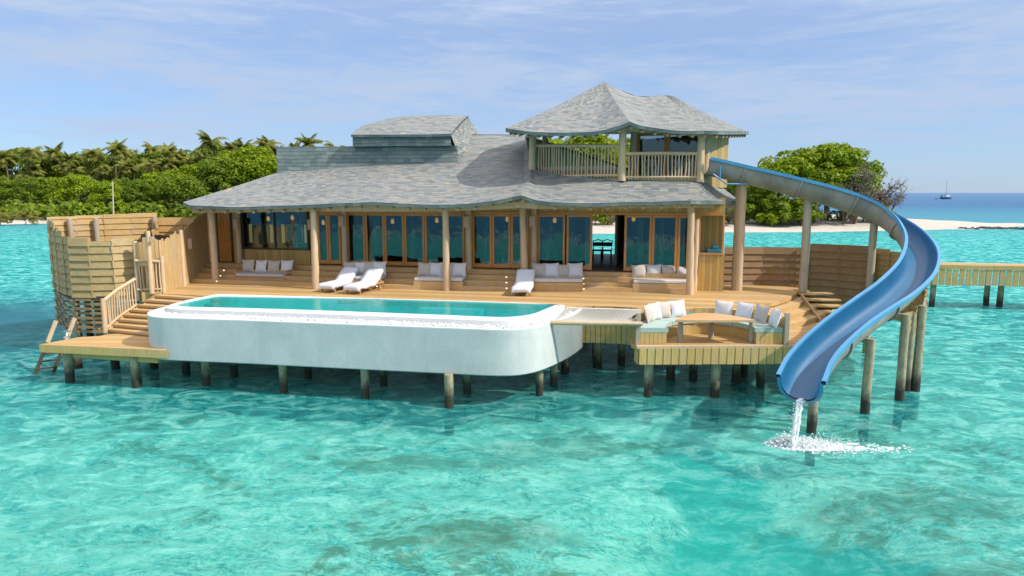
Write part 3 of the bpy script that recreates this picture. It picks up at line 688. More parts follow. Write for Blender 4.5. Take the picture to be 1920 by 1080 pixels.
def dense(cols, n):
    """interpolate extra columns smoothly along eave and top"""
    E = smoothline([c[0] for c in cols], n); T = smoothline([c[1] for c in cols], n); return list(zip(E, T))
TL = D(640, 279, 33.5); TR = D(880, 252, 33.8)
colsL = [(D(356, 385, 26.9), TL), (D(400, 387, 26.6), TL), (D(450, 388, 26.3), TL.lerp(TR, .02)), (D(520, 386, 26.0), TL.lerp(TR, .06)), (D(580, 384, 25.7), TL.lerp(TR, .12)), (D(640, 381, 25.5), TL.lerp(TR, .25)),
  (D(700, 379, 25.3), TL.lerp(TR, .4)), (D(760, 382, 25.1), TL.lerp(TR, .6)), (D(830, 384, 24.95), TL.lerp(TR, .85)), (D(900, 380, 24.8), D(905, 252, 33.8)), (D(945, 373, 24.65), D(950, 252, 33.7)), (D(977, 366, 24.5), D(985, 253, 33.4))]
colsR = [(D(977, 366, 24.5), D(985, 253, 33.4)), (D(986, 369, 24.3), D(994, 296, 28.4)), (D(1000, 374, 24.15), D(1003, 311, 27.6)), (D(1020, 378, 24.0), D(1018, 318, 27.2)), (D(1060, 380, 23.95), D(1050, 325, 26.6)), (D(1110, 381, 23.9), D(1110, 331, 25.9)),
  (D(1180, 379, 23.85), D(1180, 334, 25.6)), (D(1240, 378, 23.8), D(1240, 336, 25.5)), (D(1295, 376, 23.75), D(1316, 338, 25.4))]
colsE = [(D(1295, 376, 23.75), D(1316, 338, 25.4)), (D(1340, 376.5, 24.6), D(1326, 339, 26.0)), (D(1392, 377, 26.2), D(1340, 341, 27.4)), (D(1398, 380, 28.5), D(1345, 342, 29))]
BL = Vector((-17.2, 31.5, 5.35))
m = MB(); loft(m, dense(colsL, 4), 8, .1, .12); loft(m, dense(colsR, 3), 8, .1, .12); loft(m, colsE, 8, .1, .12)
eL = colsL[0][0]; backT = [TL, TR, D(985, 253, 33.4)]
hipL = [(Vector((-8.0, 39.5, 5.5)), TL), (Vector((-14.5, 36.5, 5.5)), TL), (Vector((-14.0, 31.5, 5.45)), TL), (D(343, 379, 28.3), TL), (eL, TL)]
loft(m, hipL, 8, .1, .12)
back = [(Vector((9.5, 36, 5.6)), D(985, 253, 33.4)+Vector((6, 1, -1.8))), (Vector((2, 38.5, 5.6)), D(985, 253, 33.4)), (Vector((-3, 39, 5.5)), TR), (Vector((-8.0, 39.5, 5.5)), TL)]
loft(m, back, 4, 0, .13)
m.build('roof', ['shingle', 'shingle_green', 'rafter'], V)

# raised monitor on the main roof
def wallpoly(m, pts, mi=0, uo=0):
    n = len(pts); X = (pts[1]-pts[0]).normalized()
    uvs = [((p-pts[0]).dot(X)+uo, p.z) for p in pts]; m.add(pts, [tuple(range(n))], mi, uvs)
def solidwall(m, a, b, z0, z1, th, mi=0):
    """shingled wall box between plan points a, b"""
    a = Vector((a.x, a.y, 0)); b = Vector((b.x, b.y, 0)); X = (b-a).normalized(); Nn = Vector((-X.y, X.x, 0))*th
    P = [a, b, b+Nn, a+Nn]
    for i in range(4):
        p, q_ = P[i], P[(i+1) % 4]; wallpoly(m, [p+Vector((0, 0, z0)), q_+Vector((0, 0, z0)), q_+Vector((0, 0, z1)), p+Vector((0, 0, z1))], mi, i*3)
    m.add([p+Vector((0, 0, z1)) for p in P], [(0, 1, 2, 3)], mi, [(p.x, p.y) for p in P])
m = MB(); a = D(519, 300, 30.8); b = D(858, 300, 29.9); zt = D(700, 274, 30.4).z
solidwall(m, a, b, 5.6, zt, 3.6)
a2 = D(661, 260, 30.2); b2 = D(845, 260, 29.75); zt2 = D(750, 251.5, 30.0).z
solidwall(m, a2, b2, zt-.02, zt2-.03, 3.2)
m.build('roof_parapet', 'shingle_green', V)
m = MB()
cm = [(D(658, 252.5, 30.1), D(686, 234, 32.2)), (D(700, 252.5, 30.0), D(738, 221, 33)), (D(750, 252, 29.85), D(780, 217, 33.3)), (D(800, 252, 29.7), D(830, 215.5, 33.3)), (D(846, 251, 29.6), D(878, 217, 33.2))]
loft(m, dense(cm, 3), 5, -.08, .1)
bk = [(cm[4][1]+Vector((.2, 2.8, -1.6)), cm[4][1]), (cm[2][1]+Vector((0, 2.8, -1.6)), cm[2][1]), (cm[0][1]+Vector((-1, 2.2, -1.2)), cm[0][1])]; loft(m, bk, 3, 0, .1)
# gable end cheek
e0 = D(845, 252, 29.68); g = [Vector((e0.x, e0.y, zt2-.1)), Vector((cm[4][1].x-.05, cm[4][1].y, cm[4][1].z-.1)), D(903, 256, 36.2), D(866, 292, 30.2)]
g2 = [D(860, 291, 29.95), D(903, 262, 36), D(900, 252, 36), Vector((cm[4][1].x-.02, cm[4][1].y, cm[4][1].z-.06)), Vector((e0.x+.02, e0.y, zt2-.08)), ]
n_ = len(g2); m.add(g2, [tuple(range(n_))], 0, [(p.y, p.z) for p in g2])
m.build('roof_monitor', ['shingle', 'shingle_green', 'shingle'], V)

# facade -----------------------------------------------------------
m = MB()
def fpx(m, p0, p1, z0, z1, d0=-.06, d1=.06, mi=0): m.fbox(fu(p0, d0, (z0+z1)/2), fu(p1, d0, (z0+z1)/2), d0, d1, z0, z1, mi)
wz = [F(517, 468)[1], F(517, 393)[1]]
fpx(m, 388, 1360, ZT+.003, 5.72, -.05, .07)                       # boards over the openings
fpx(m, 388, 407, Z0, ZT); fpx(m, 438, 454, Z0, ZT); fpx(m, 454, 582, Z0, wz[0]-.003); fpx(m, 582, 597, Z0, ZT)
fpx(m, 640, 652, Z0, ZT); fpx(m, 872, 887, Z0, ZT); fpx(m, 992, 1008, Z0, ZT); fpx(m, 1292, 1308, Z0, ZT)
zs = F(1330, 478)[1]; fpx(m, 1309, 1357, Z0, zs, -.03, .06)
m.build('front_wall', 'board_wall', V)
m = MB(); dpt = 7.5
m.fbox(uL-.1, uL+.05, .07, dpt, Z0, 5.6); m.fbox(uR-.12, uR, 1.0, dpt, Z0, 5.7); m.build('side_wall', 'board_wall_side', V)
m = MB(); m.fbox(fu(1309), uR-.125, .98, 1.08, Z0, 5.7); m.build('alcove_wall', 'board_wall', V)
m = MB(); o0, o1 = fu(1108, dpt, 4), fu(1153, dpt, 4)
m.fbox(uL+.06, o0, dpt, dpt+.1, 2.6, 5.7); m.fbox(o1, uR-.12, dpt, dpt+.1, 2.6, 5.7); m.fbox(o0, o1, dpt, dpt+.1, 5.0, 5.7)
u5 = fu(1150, 3, 4); m.fbox(u5+.12, u5+.2, 2.2, dpt, ZF+.01, 5.3)
u6 = fu(1000, 2, 4); m.fbox(u6, u6+.1, .5, dpt, ZF+.01, 5.3); u7 = fu(648, 2, 4); m.fbox(u7, u7+.1, .5, dpt, ZF+.01, 5.3)
m.build('room_wall', 'room_wall', V)
m = MB(); m.fbox(uL+.06, uR-.13, .08, dpt-.01, 2.5, ZF); m.build('room_floor', 'room_floor', V)
m = MB(); m.fbox(uL+.06, uR-.13, .08, dpt-.01, 5.32, 5.4); m.build('room_ceiling', 'room_dark', V)
m = MB(); fpx(m, 597, 1292, ZT-.09, ZT, -.085, .05); fpx(m, 1309, 1357, ZT-.02, ZT+.06, -.08, .02); m.build('door_lintel', 'door_wood', V)

def frame_bm(u0, u1, z0, z1, t, d0, d1, bot=None):
    m = MB(); bot = bot or t
    m.fbox(u0, u0+t, d0, d1, z0, z1); m.fbox(u1-t, u1, d0, d1, z0, z1); m.fbox(u0+t, u1-t, d0, d1, z1-t, z1); m.fbox(u0+t, u1-t, d0, d1, z0, z0+bot); return m
def door(p0, p1, dd=0, handle=None, label=None, mat='door_wood'):
    u0, u1 = fu(p0, dd), fu(p1, dd); t = .085; u0 += .008; u1 -= .008
    f = frame_bm(u0, u1, ZF+.04, ZT-.095, t, dd-.06, dd+.0, .16).build('door', mat, V, bevel=.006)
    m = MB(); m.fbox(u0+t, u1-t, dd-.035, dd-.025, ZF+.2, ZT-.18); m.build('pane', 'window_glass', f)
    if handle:
        m = MB(); uu = u1-t/2 if handle > 0 else u0+t/2; m.tube([FP(uu, dd-.1, ZF+.9), FP(uu, dd-.1, ZF+1.15)], .014, 6); m.box(FP(uu, dd-.08, ZF+1.02), .03, .05, .03, X=FU_); m.build('handle', 'metal', f)
    if label: f['label'] = label
for a in ((597, 617), (617, 640), (652, 686), (686, 722, 0, 1), (722, 759, 0, -1), (759, 797, 0, 1), (797, 835), (835, 872), (886, 923), (923, 958), (958, 992), (1008, 1060, 0, 1), (1062, 1111), (1170, 1222, 0, -1), (1222, 1270), (1270, 1292)): door(*a)
m = MB(); fpx(m, 407.5, 437.5, ZF-.02, ZT, -.05, -.01); dr = m.build('door', 'dark_wood', V); dr['label'] = 'solid orange-brown plank door in a dark frame'
m = MB(); u0, u1 = fu(411), fu(434)
for k in range(4): m.fbox(u0+(u1-u0)*k/4+.006, u0+(u1-u0)*(k+1)/4-.006, -.07, -.052, ZF+.04, ZT-.1)
m.build('plank_panel', 'door_wood', dr)
m = MB(); m.box(FP(u1-.07, -.1, ZF+1.0), .1, .04, .03, X=FU_); m.build('handle', 'metal', dr)
u0, u1 = fu(455), fu(580); wf = frame_bm(u0, u1, wz[0], wz[1], .07, -.09, .0).build('window', 'dark_wood', V, bevel=.005); um_ = fu(517)
m = MB(); m.fbox(um_-.025, um_+.025, -.088, -.01, wz[0]+.07, wz[1]-.07); m.build('mullion', 'dark_wood', wf)
m = MB(); m.fbox(u0+.07, um_-.025, -.04, -.03, wz[0]+.07, wz[1]-.07); m.fbox(um_+.025, u1-.07, -.04, -.03, wz[0]+.07, wz[1]-.07); m.build('pane', 'window_glass', wf)
u0, u1 = fu(1309), fu(1357); af = frame_bm(u0, u1, zs+.003, ZT-.02, .07, -.08, .02).build('window', 'door_wood', V, bevel=.005); af['label'] = 'glassless hatch window of the side alcove'
# log columns in front of the wall and along the deck edge
for px in (646, 879, 1001, 1304, 447):
    m = MB(); b = FP(fu(px, -.3, 4), -.3, Z0 if px in (1304,) else ZF-.15); m.log(b, b+Vector((0, 0, 2.7)), .12, 12, 8); m.build('column', 'log', V)
FRONT = [(405, 531, 395), (592, 541, 588), (838, 545, 835), (984, 542, 979), (1293, 552, 1296)]
for (px, py, pt) in FRONT:
    b = G(px, py, Z0); t = D(pt, 386 if pt != 979 else 374, b.y+.05); m = MB(); m.log(b, t, .135, 14, 9, 0, .86); m.build('column', 'log', V)
# beam under eave and rafter ends
m = MB(); bl = [D(p, y, d) for p, y, d in ((362, 394, 27.4), (592, 391, 26.3), (836, 391, 25.5), (979, 384, 25.0), (1010, 386, 24.6), (1296, 384, 24.45), (1390, 384, 26.4))]
for a, b in zip(bl, bl[1:]): m.beam(a, b, .14, .22)
m.build('eave_beam', 'log', V)
ends = dense(colsL, 4)[1:] + dense(colsR, 3)[2:]
pl = resample([e for e, t in ends], .62)
for i, p in enumerate(pl):
    m = MB(); q2 = p + FB*2.3 + Vector((0, 0, .62)); a = p + FB*.12 + Vector((0, 0, -.2)); m.tube([a, q2], [.075, .075], 8); m.build('rafter', 'rafter', V)
# steps up to the villa floor
SF = [G(*p, Z0) for p in ((345, 530), (470, 534), (560, 537), (640, 540), (775, 543), (900, 545), (1000, 546), (1190, 548), (1300, 550))]
WL = [FP(F(p, 500)[0], -.06, Z0) for p in (395, 475, 560, 640, 770, 900, 1000, 1190, 1306)]
for k in range(4):
    f = k/4.0; pts = [a.lerp(b, f) for a, b in zip(SF, WL)]; m = MB()
    m.prism([(p.x, p.y) for p in pts] + [(p.x, p.y) for p in WL[::-1]], Z0-.02+.1625*k, Z0+.1625*(k+1)); st = m.build('step', 'step_wood', V)
    if k < 3:
        for px in (380, 740, 920, 1140):
            q_ = min(range(len(SF)-1), key=lambda i: abs((SF[i].x+SF[i+1].x)/2-(px-960)/FPX*25.8)); c = pts[q_].lerp(pts[q_+1], .5); m = MB()
            m.box(c+Vector((0, -.008, .1+.1625*k)), .05, .02, .03); m.build('step_light', 'step_glow', st)

# interior things ---------------------------------------------------
def ithing(name, label, cat, group=None): return thing(name, label, cat, group)
for i, (p0, p1) in enumerate(((476, 503), (537, 567))):
    t = ithing('mirror_stand', ('left', 'right')[i]+' grey vanity mirror board in a pale frame seen through the bathroom window', 'mirror', 'vanity mirrors behind the bathroom window')
    z0, z1 = F(p0, 457, .6)[1], F(p0, 420, .6)[1]; u0, u1 = fu(p0, .6), fu(p1, .6)
    m = MB(); m.fbox(u0+.06, u1-.06, .6, .63, z0+.06, z1-.06); m.build('board', 'mirror_board', t)
    frame_bm(u0, u1, z0, z1, .06, .57, .64).build('frame', 'mirror_frame', t)
    for pp in ((u0-.16), (u1+.16)):
        m = MB(); m.tube([FP(pp, .62, z0+.05), FP(pp, .62, z1-.02)], .07, 10); m.build('lamp_shade', 'shade', t)
        m = MB(); m.tube([FP(pp, .62, ZF), FP(pp, .62, z0+.05)], .02, 6); m.build('stand', 'dark_wood', t)
    m = MB(); m.fbox(u0, u1, .6, .64, ZF+.01, z0-.003); m.build('base', 'dark_wood', t); settle(t)
for i, (px, py, d) in enumerate(((503, 410, 1.2), (548, 408, 1.2), (606, 417, 1.0), (736, 415, 1.2), (819, 413, 1.2), (951, 411, 2.2), (1040, 413, .9), (1188, 410, 1.0))):
    t = ithing('pendant_lamp', ['small glowing pendant lamp left behind the bathroom window', 'small glowing pendant lamp right behind the bathroom window', 'amber pendant behind the narrow doors right of the second porch column', 'amber pendant behind the glass doors behind the two loungers', 'amber pendant just left of the middle porch column', 'small bright pendant deep behind the three-leaf doors', 'amber pendant behind the door left of the open doorway', 'amber pendant behind the door right of the open doorway'][i], 'pendant lamp', 'pendant lamps inside the villa')
    u, z = F(px, py, d); c = FP(u, d, z); m = MB(); m.tube([c-Vector((0, 0, .1)), c, c+Vector((0, 0, .1))], [.06, .075, .04], 10); m.build('lamp_shade', 'lamp_glow', t)
    m = MB(); m.tube([c+Vector((0, 0, .1)), Vector((c.x, c.y, 5.32))], .008, 5); m.build('cord', 'metal_dark', t); settle(t)
for i, (p0, p1) in enumerate(((700, 712), (770, 778), (907, 914), (1018, 1034), (1068, 1076), (1098, 1107), (1196, 1206), (1236, 1244), (584+70, 662))):
    u0, u1 = fu(p0, .5), fu(p1, .5); m = MB(); n = 12
    vs = []; 
    for z in (ZF+.02, 5.3):
        for k in range(n+1): vs.append(FP(u0+(u1-u0)*k/n, .5+.05*math.sin(k*1.7+i), z))
    m.add(vs, [(k, k+1, n+2+k, n+1+k) for k in range(n)], smooth=True); o = m.build('curtain', 'curtain')
    so_ = o.modifiers.new('solid', 'SOLIDIFY'); so_.thickness = .01
    settle(tag(o, ['grey curtain behind the fourth door leaf left of the mid column', 'narrow grey curtain behind the door leaf with the dark handle', 'grey curtain behind the left leaf of the three-leaf doors', 'wide grey curtain behind the door left of the open doorway', 'narrow curtain at the left edge of the leaf beside the open doorway', 'narrow curtain at the right edge of the leaf beside the open doorway', 'grey curtain behind the first leaf right of the open doorway', 'grey curtain behind the second leaf right of the open doorway', 'grey curtain behind the door leaf beside the second inner column'][i], 'curtain', 'curtains behind the glass doors'))
for i, (px, py) in enumerate(((1120, 0), (1138, 0))):
    t = ithing('dining_chair', ('dark dining chair at the left edge of the open doorway', 'dark dining chair with a curved back in the middle of the open doorway')[i], 'chair', 'dining chairs seen through the open doorway')
    d = 4.2; u = fu(px, d, 3.4); m = MB(); m.fbox(u-.22, u+.22, d-.22, d+.22, ZF+.43, ZF+.48); m.build('seat', 'dark_wood', t)
    for a in (-.19, .19):
        for b in (-.19, .19): m = MB(); m.tube([FP(u+a, d+b, ZF), FP(u+a*.95, d+b*.95, ZF+.43)], .022, 6); m.build('leg', 'dark_wood', t)
    m = MB(); m.tube([FP(u-.2, d+.2, ZF+.48), FP(u-.22, d+.25, ZF+.85), FP(u, d+.3, ZF+.92), FP(u+.22, d+.25, ZF+.85), FP(u+.2, d+.2, ZF+.48)], .025, 6); m.fbox(u-.2, u+.2, d+.22, d+.26, ZF+.62, ZF+.8); m.build('backrest', 'dark_wood', t); settle(t)
# towels on the alcove counter
c0, c1 = fu(1324, .4, 3.3), fu(1352, .4, 3.3); m = MB(); m.fbox(fu(1309)+.02, uR-.13, .06, .97, zs-.06, zs); m.build('counter', 'board_wall', V)
for i, (a, b, z0, h, lab) in enumerate(((c0, c1, zs, .2, 'large folded dark teal towel on the alcove counter'), (c0+.2, c0+.42, zs+.2, .12, 'small rolled teal towel on top of the large one'), (fu(1309)+.1, fu(1309)+.38, zs, .06, 'flat pale teal cloth at the left end of the alcove counter'))):
    m = MB(); m.fbox(a, b, .25, .6, z0+.003, z0+h); o = m.build('towel', 'towel_blue', bevel=.03); settle(tag(o, lab, 'towel', 'towels on the alcove counter'))
# wall sconces
for i, (px, py, dd) in enumerate(((443, 420, -.44), (582, 421, -.06), (641, 415, -.44), (875, 416, -.44), (998, 415, -.44), (1301, 0, 0))[:5]):
    u, z = F(px, py, dd); m = MB(); m.fbox(u-.11, u+.11, dd-.08, dd+.0, z-.22, z+.22)
    t = m.build('wall_lamp', 'sconce', bevel=.015); settle(tag(t, ['tall beige box lamp on the column right of the plank door', 'beige box lamp on the wall behind the second porch column', 'beige box lamp on the inner column right of the narrow doors', 'beige box lamp on the inner column left of the three-leaf doors', 'beige box lamp on the inner column right of the fourth porch column'][i], 'wall lamp', 'wall lamps on the villa front'))

# tower -------------------------------------------------------------
TZ = 6.42
def XY(px, d, z=TZ): p = D(px, 361, d); k = (d*math.cos(PITCH)+(CZ-z)*math.sin(PITCH)); return Vector(((px-960)*k/FPX, d, z))
fl = [XY(p, d) for p, d in ((994, 28.6), (1005, 27.5), (1050, 26.5), (1110, 25.8), (1165, 25.5), (1240, 25.4), (1316, 25.35), (1330, 26.0), (1362, 28.2), (1362, 32), (1000, 32))]
m = MB(); m.prism([(p.x, p.y) for p in fl], TZ-.28, TZ); m.build('balcony_floor', 'step_wood', V)
m = MB(); m.prism([(p.x+.04*(1 if p.x < 4 else -1), p.y+.35) for p in fl], 5.5, TZ-.283); m.build('tower_base_wall', 'board_wall', V)
# tower room: glass front, lit board wall on the right
ga, gb = XY(1192, 27.2), XY(1312, 26.4); gx = (gb-ga).normalized(); gn = Vector((-gx.y, gx.x, 0))
def gbox(m, s0, s1, z0, z1, t0=-.05, t1=.05, mi=0): m.box(ga+gx*((s0+s1)/2)+gn*((t0+t1)/2)+Vector((0, 0, (z0+z1)/2-TZ)), s1-s0, t1-t0, z1-z0, X=gx, mi=mi)
GW = (gb-ga).length
for (s0, s1) in ((.02, GW*.48), (GW*.48+.01, GW-.02)):
    m = MB(); gbox(m, s0, s0+.11, TZ+.01, 8.2); gbox(m, s1-.11, s1, TZ+.01, 8.2); gbox(m, s0+.11, s1-.11, 8.08, 8.2); gbox(m, s0+.11, s1-.11, TZ+.01, TZ+.14); f = m.build('window', 'door_wood', V)
    m = MB(); gbox(m, s0+.11, s1-.11, TZ+.14, 8.08, -.01, .0); m.build('pane', 'window_glass', f)
wa, wb = XY(1316, 25.75), XY(1361, 27.2); wx = (wb-wa).normalized(); wn = Vector((-wx.y, wx.x, 0)); wood('tower_boards', (.50, .34, .11), (.60, .42, .17), .6, (4, 4, .6), (wx.x, wx.y, 0), .13, .07)
m = MB(); m.box((wa+wb)/2+Vector((0, 0, .7)), (wb-wa).length, .1, 2.06, X=wx); m.build('tower_wall', 'tower_boards', V)
m = MB(); c0 = XY(1194, 31.5); m.box((ga+c0)/2+Vector((0, 0, .95)), (ga-c0).length, .1, 1.9, X=(c0-ga).normalized()); m.box((wb+c0)/2+Vector((0, 1.2, .95)), (wb-c0).length, .1, 1.9, X=(c0-wb).normalized()); m.build('tower_room_wall', 'room_wall', V)
A1 = D(1132, 153, 29.4); A2 = D(1245, 178, 30.2)
ct1 = [(D(948, 240, 27.6), A1), (D(965, 243, 26.6), A1), (D(1000, 247, 25.9), A1), (D(1060, 249, 25.4), A1), (D(1120, 246, 25.05), A1), (D(1160, 236, 24.95), A1), (D(1181, 228, 24.9), A1)]
ct2 = [(D(1181, 228, 24.9), A1), (D(1200, 235, 24.85), D(1160, 168, 29.5)), (D(1235, 241, 24.8), D(1195, 181, 29.7)), (D(1275, 245, 24.75), D(1222, 181, 29.9)), (D(1320, 245, 24.75), A2), (D(1360, 246, 25.1), A2), (D(1403, 246, 28.2), D(1262, 180, 30.2))]
ct3 = [(D(1403, 246, 28.2), D(1262, 180, 30.2)), (D(1404, 247, 30), D(1262, 180, 30.2)), (D(1370, 247, 33.5), A2), (D(1300, 247, 34), D(1222, 181, 29.9)), (D(1220, 247, 34.5), D(1195, 181, 29.7)), (D(1140, 247, 34.4), D(1160, 168, 29.5)), (D(1060, 245, 34), A1), (D(950, 243, 31), A1), (D(948, 240, 27.6), A1)]
m = MB(); loft(m, dense(ct1, 3), 8, .09, .12); loft(m, dense(ct2, 3), 8, .09, .12); loft(m, ct3, 8, .09, .12)
m.build('upper_roof', ['shingle', 'shingle_green', 'rafter'], V)
for (px, d, z0, zt) in ((998, 27.3, 6.6, 8.5), (1166, 25.45, TZ-.1, 8.5), (1187, 26.6, TZ, 8.7), (1312, 25.3, TZ-.15, 8.22), (1321, 25.9, TZ-.1, 8.22), (1022, 30.5, TZ, 8.7)):
    b = XY(px, d, z0); m = MB(); m.log(b, b+Vector((0, 0, zt-z0)), .14, 12, 7, 0, .95); m.build('column', 'log', V)
E1 = [e for e, t in dense(ct1, 3)[1:]] + [e for e, t in dense(ct2, 3)[1:]]; cen = Vector((4.6, 29.8, 0))
for p in resample(E1, .45):
    d_ = (cen-p); d_.z = 0; d_.normalize(); m = MB(); m.tube([p+d_*.08+Vector((0, 0, -.19)), p+d_*2.0+Vector((0, 0, .5))], .06, 7); m.build('rafter', 'rafter', V)
m = MB(); tb = [D(p, y, d) for p, y, d in ((998, 250, 27.3), (1080, 249, 26.3), (1166, 240, 25.6), (1312, 250, 25.4))]
for a, b in zip(tb, tb[1:]): m.beam(a, b, .12, .2)
m.build('upper_beam', 'log', V)
def railing(name, pts, z0, z1, gap, parent, r=.028, labels=None):
    """handrail with one baluster mesh per stick"""
    t = MB().__class__(); tp = [Vector((p.x, p.y, z)) for p, z in zip(pts, z1)]; t.tube(tp, .06, 8, 0, True, .03); h = t.build(name, 'log', parent)
    b2 = MB(); b2.tube([Vector((p.x, p.y, z+.08)) for p, z in zip(pts, z0)], .045, 8); b2.build('bottom_rail', 'log', h)
    L_ = 0; seg = []
    for i in range(len(pts)-1): seg.append((L_, (tp[i+1]-tp[i]).length)); L_ += seg[-1][1]
    s = gap
    while s < L_:
        for i, (a, l) in enumerate(seg):
            if a <= s < a+l:
                f = (s-a)/l; p = pts[i].lerp(pts[i+1], f); zb = z0[i]*(1-f)+z0[i+1]*f; zt_ = z1[i]*(1-f)+z1[i+1]*f
                m = MB(); jx = random.uniform(-.025, .025); m.tube([(p.x+jx, p.y, zb), (p.x+random.uniform(-.02, .02), p.y+random.uniform(-.01, .01), (zb+zt_)/2), (p.x-jx*.5, p.y, zt_)], [r*random.uniform(.85, 1.25), r, r*random.uniform(.8, 1.1)], 6, 0, False); m.build('baluster', 'log', h)
        s += gap*random.uniform(.85, 1.15)
    return h
railing('balcony_railing', [XY(1006, 27.3), XY(1050, 26.5), XY(1110, 25.8), XY(1162, 25.5)], [6.5, 6.45, 6.45, 6.45], [7.72, 7.68, 7.62, 7.58], .125, V)
railing('balcony_railing', [XY(1172, 25.4), XY(1240, 25.35), XY(1308, 25.3)], [6.38]*3, [7.30, 7.32, 7.30], .125, V)
# bench and white cushions behind the balcony rail
bn = thing('balcony_bench', 'low white padded bench behind the balcony railing', 'bench'); bp_ = [XY(1015, 28.2), XY(1060, 27.3), XY(1110, 26.8), XY(1155, 26.5)]
m = MB(); m.prism([(p.x, p.y) for p in bp_]+[(p.x, p.y+.7) for p in bp_[::-1]], TZ+.003, TZ+.35); m.build('base', 'step_wood', bn)
m = MB(); m.prism([(p.x+.02, p.y+.02) for p in bp_]+[(p.x+.02, p.y+.66) for p in bp_[::-1]], TZ+.353, TZ+.5); m.build('seat', 'cushion_white', bn, bevel=.03); settle(bn)

# pillow maker ------------------------------------------------------
def pillow_mesh(w_=.5, h_=.5, th=.17, n=9):
    m = MB(); vs = []; idx = {}
    for sgn in (1, -1):
        for i in range(n):
            for j in range(n):
                a = -1+2*i/(n-1); b = -1+2*j/(n-1)
                x = a*(1-.09*(1-b*b)); y = b*(1-.09*(1-a*a)); e = max(0, (1-a*a)*(1-b*b)); tt = th/2*(e**.42)*sgn
                idx[(sgn, i, j)] = len(vs); vs.append((x*w_/2, tt, y*h_/2))
    fs = []
    for sgn in (1, -1):
        for i in range(n-1):
            for j in range(n-1):
                q_ = [idx[(sgn, i, j)], idx[(sgn, i+1, j)], idx[(sgn, i+1, j+1)], idx[(sgn, i, j+1)]]; fs.append(tuple(q_[::-1] if sgn > 0 else q_))
    m.add(vs, fs, smooth=True); return m
def cushion(pos, rz, tilt, mat, label, group, roll=0, s=1.0):
    o = pillow_mesh(.5*s, .47*s, .19).build('cushion', mat); o.location = Vector(pos)+Vector((0, 0, .225*s)); o.rotation_euler = (tilt, roll, rz)
    tag(o, label, 'cushion', group); return o

# benches with cushions along the villa steps --------------------------
bench_spec = [(438, 530.5, 535, 533, 'teak-framed outdoor sofa with a grey mattress left of the second porch column', 'the framed sofa at the far left', True),
 (634, 540, 714, 541.5, 'built-in bench mostly hidden behind the two loungers', 'the bench behind the two loungers', False),
 (775, 543, 868, 544.5, 'built-in plank bench behind the middle porch column', 'the bench behind the middle porch column', False),
 (997, 546, 1094, 546.5, 'built-in plank bench left of the open doorway', 'the bench left of the open doorway', False),
 (1186, 548, 1300, 549.5, 'built-in plank bench behind the rightmost porch column', 'the bench beside the rightmost porch column', False)]
random.seed(44)
for (x0, y0, x1, y1, lab, where, teak) in bench_spec:
    a = G(x0, y0, Z0); b = G(x1, y1, Z0); X = (b-a).normalized(); Y = Vector((-X.y, X.x, 0)); W = (b-a).length; rz = math.atan2(X.y, X.x); up = Vector((0, 0, 1))
    t = thing('sofa' if teak else 'built_in_bench', lab, 'sofa' if teak else 'bench', 'benches along the villa steps')
    c = (a+b)/2
    if teak:
        m = MB(); m.box(c+Y*.45+up*.20, W, .9, .1, X=X); m.build('seat_frame', 'teak', t)
        for s in (-1, 1):
            for e in (.06, .84): m = MB(); m.box(c+X*s*(W/2-.05)+Y*e+up*(.075), .07, .07, .15, X=X); m.build('leg', 'teak', t)
        for s in (-1, 1):
            m = MB(); m.box(c+X*s*(W/2-.03)+Y*.5+up*.5, .05, .8, .05, X=X); m.box(c+X*s*(W/2-.03)+Y*.12+up*.36, .05, .05, .23, X=X); m.box(c+X*s*(W/2-.03)+Y*.85+up*.36, .05, .05, .23, X=X); m.box(c+X*s*(W/2-.03)+Y*.5+up*.36, .03, .68, .04, X=X); m.build('armrest', 'teak', t)
        m = MB(); m.box(c+Y*.88+up*.5, W-.1, .05, .08, X=X)
        for k in range(12): m.box(c+X*(-W/2+.12+(W-.24)*k/11)+Y*.88+up*.355, .03, .03, .21, X=X)
        m.build('backrest', 'teak', t); zb = .25
    else:
        m = MB(); m.box(c+Y*.47+up*.16, W, .94, .316, X=X); m.build('base', 'step_wood', t, bevel=.008); zb = .318
    m = MB(); m.box(c+Y*.44+up*(zb+.075), W-(.14 if teak else .04), .84, .14, X=X); m.build('mattress', 'cushion_grey' if teak else 'cushion_pale', t, bevel=.045); settle(t, c)
    n = 4; cols_ = ['cushion_beige', 'cushion_white', 'cushion_beige', 'cushion_white']
    names = ['leftmost beige cushion on ', 'second cushion from the left, white, on ', 'third cushion from the left, beige, on ', 'rightmost white cushion on ']
    for k in range(n):
        s = (k-(n-1)/2)*(W-.55)/3.0; sc_ = random.uniform(1.08, 1.2)
        cushion(c+X*s+Y*(.66+.02*(k % 2))+up*(zb+.14), rz+random.uniform(-.12, .12), -.28+random.uniform(-.06, .06), cols_[k], names[k]+where, 'cushions on the villa benches', random.uniform(-.06, .06), sc_)

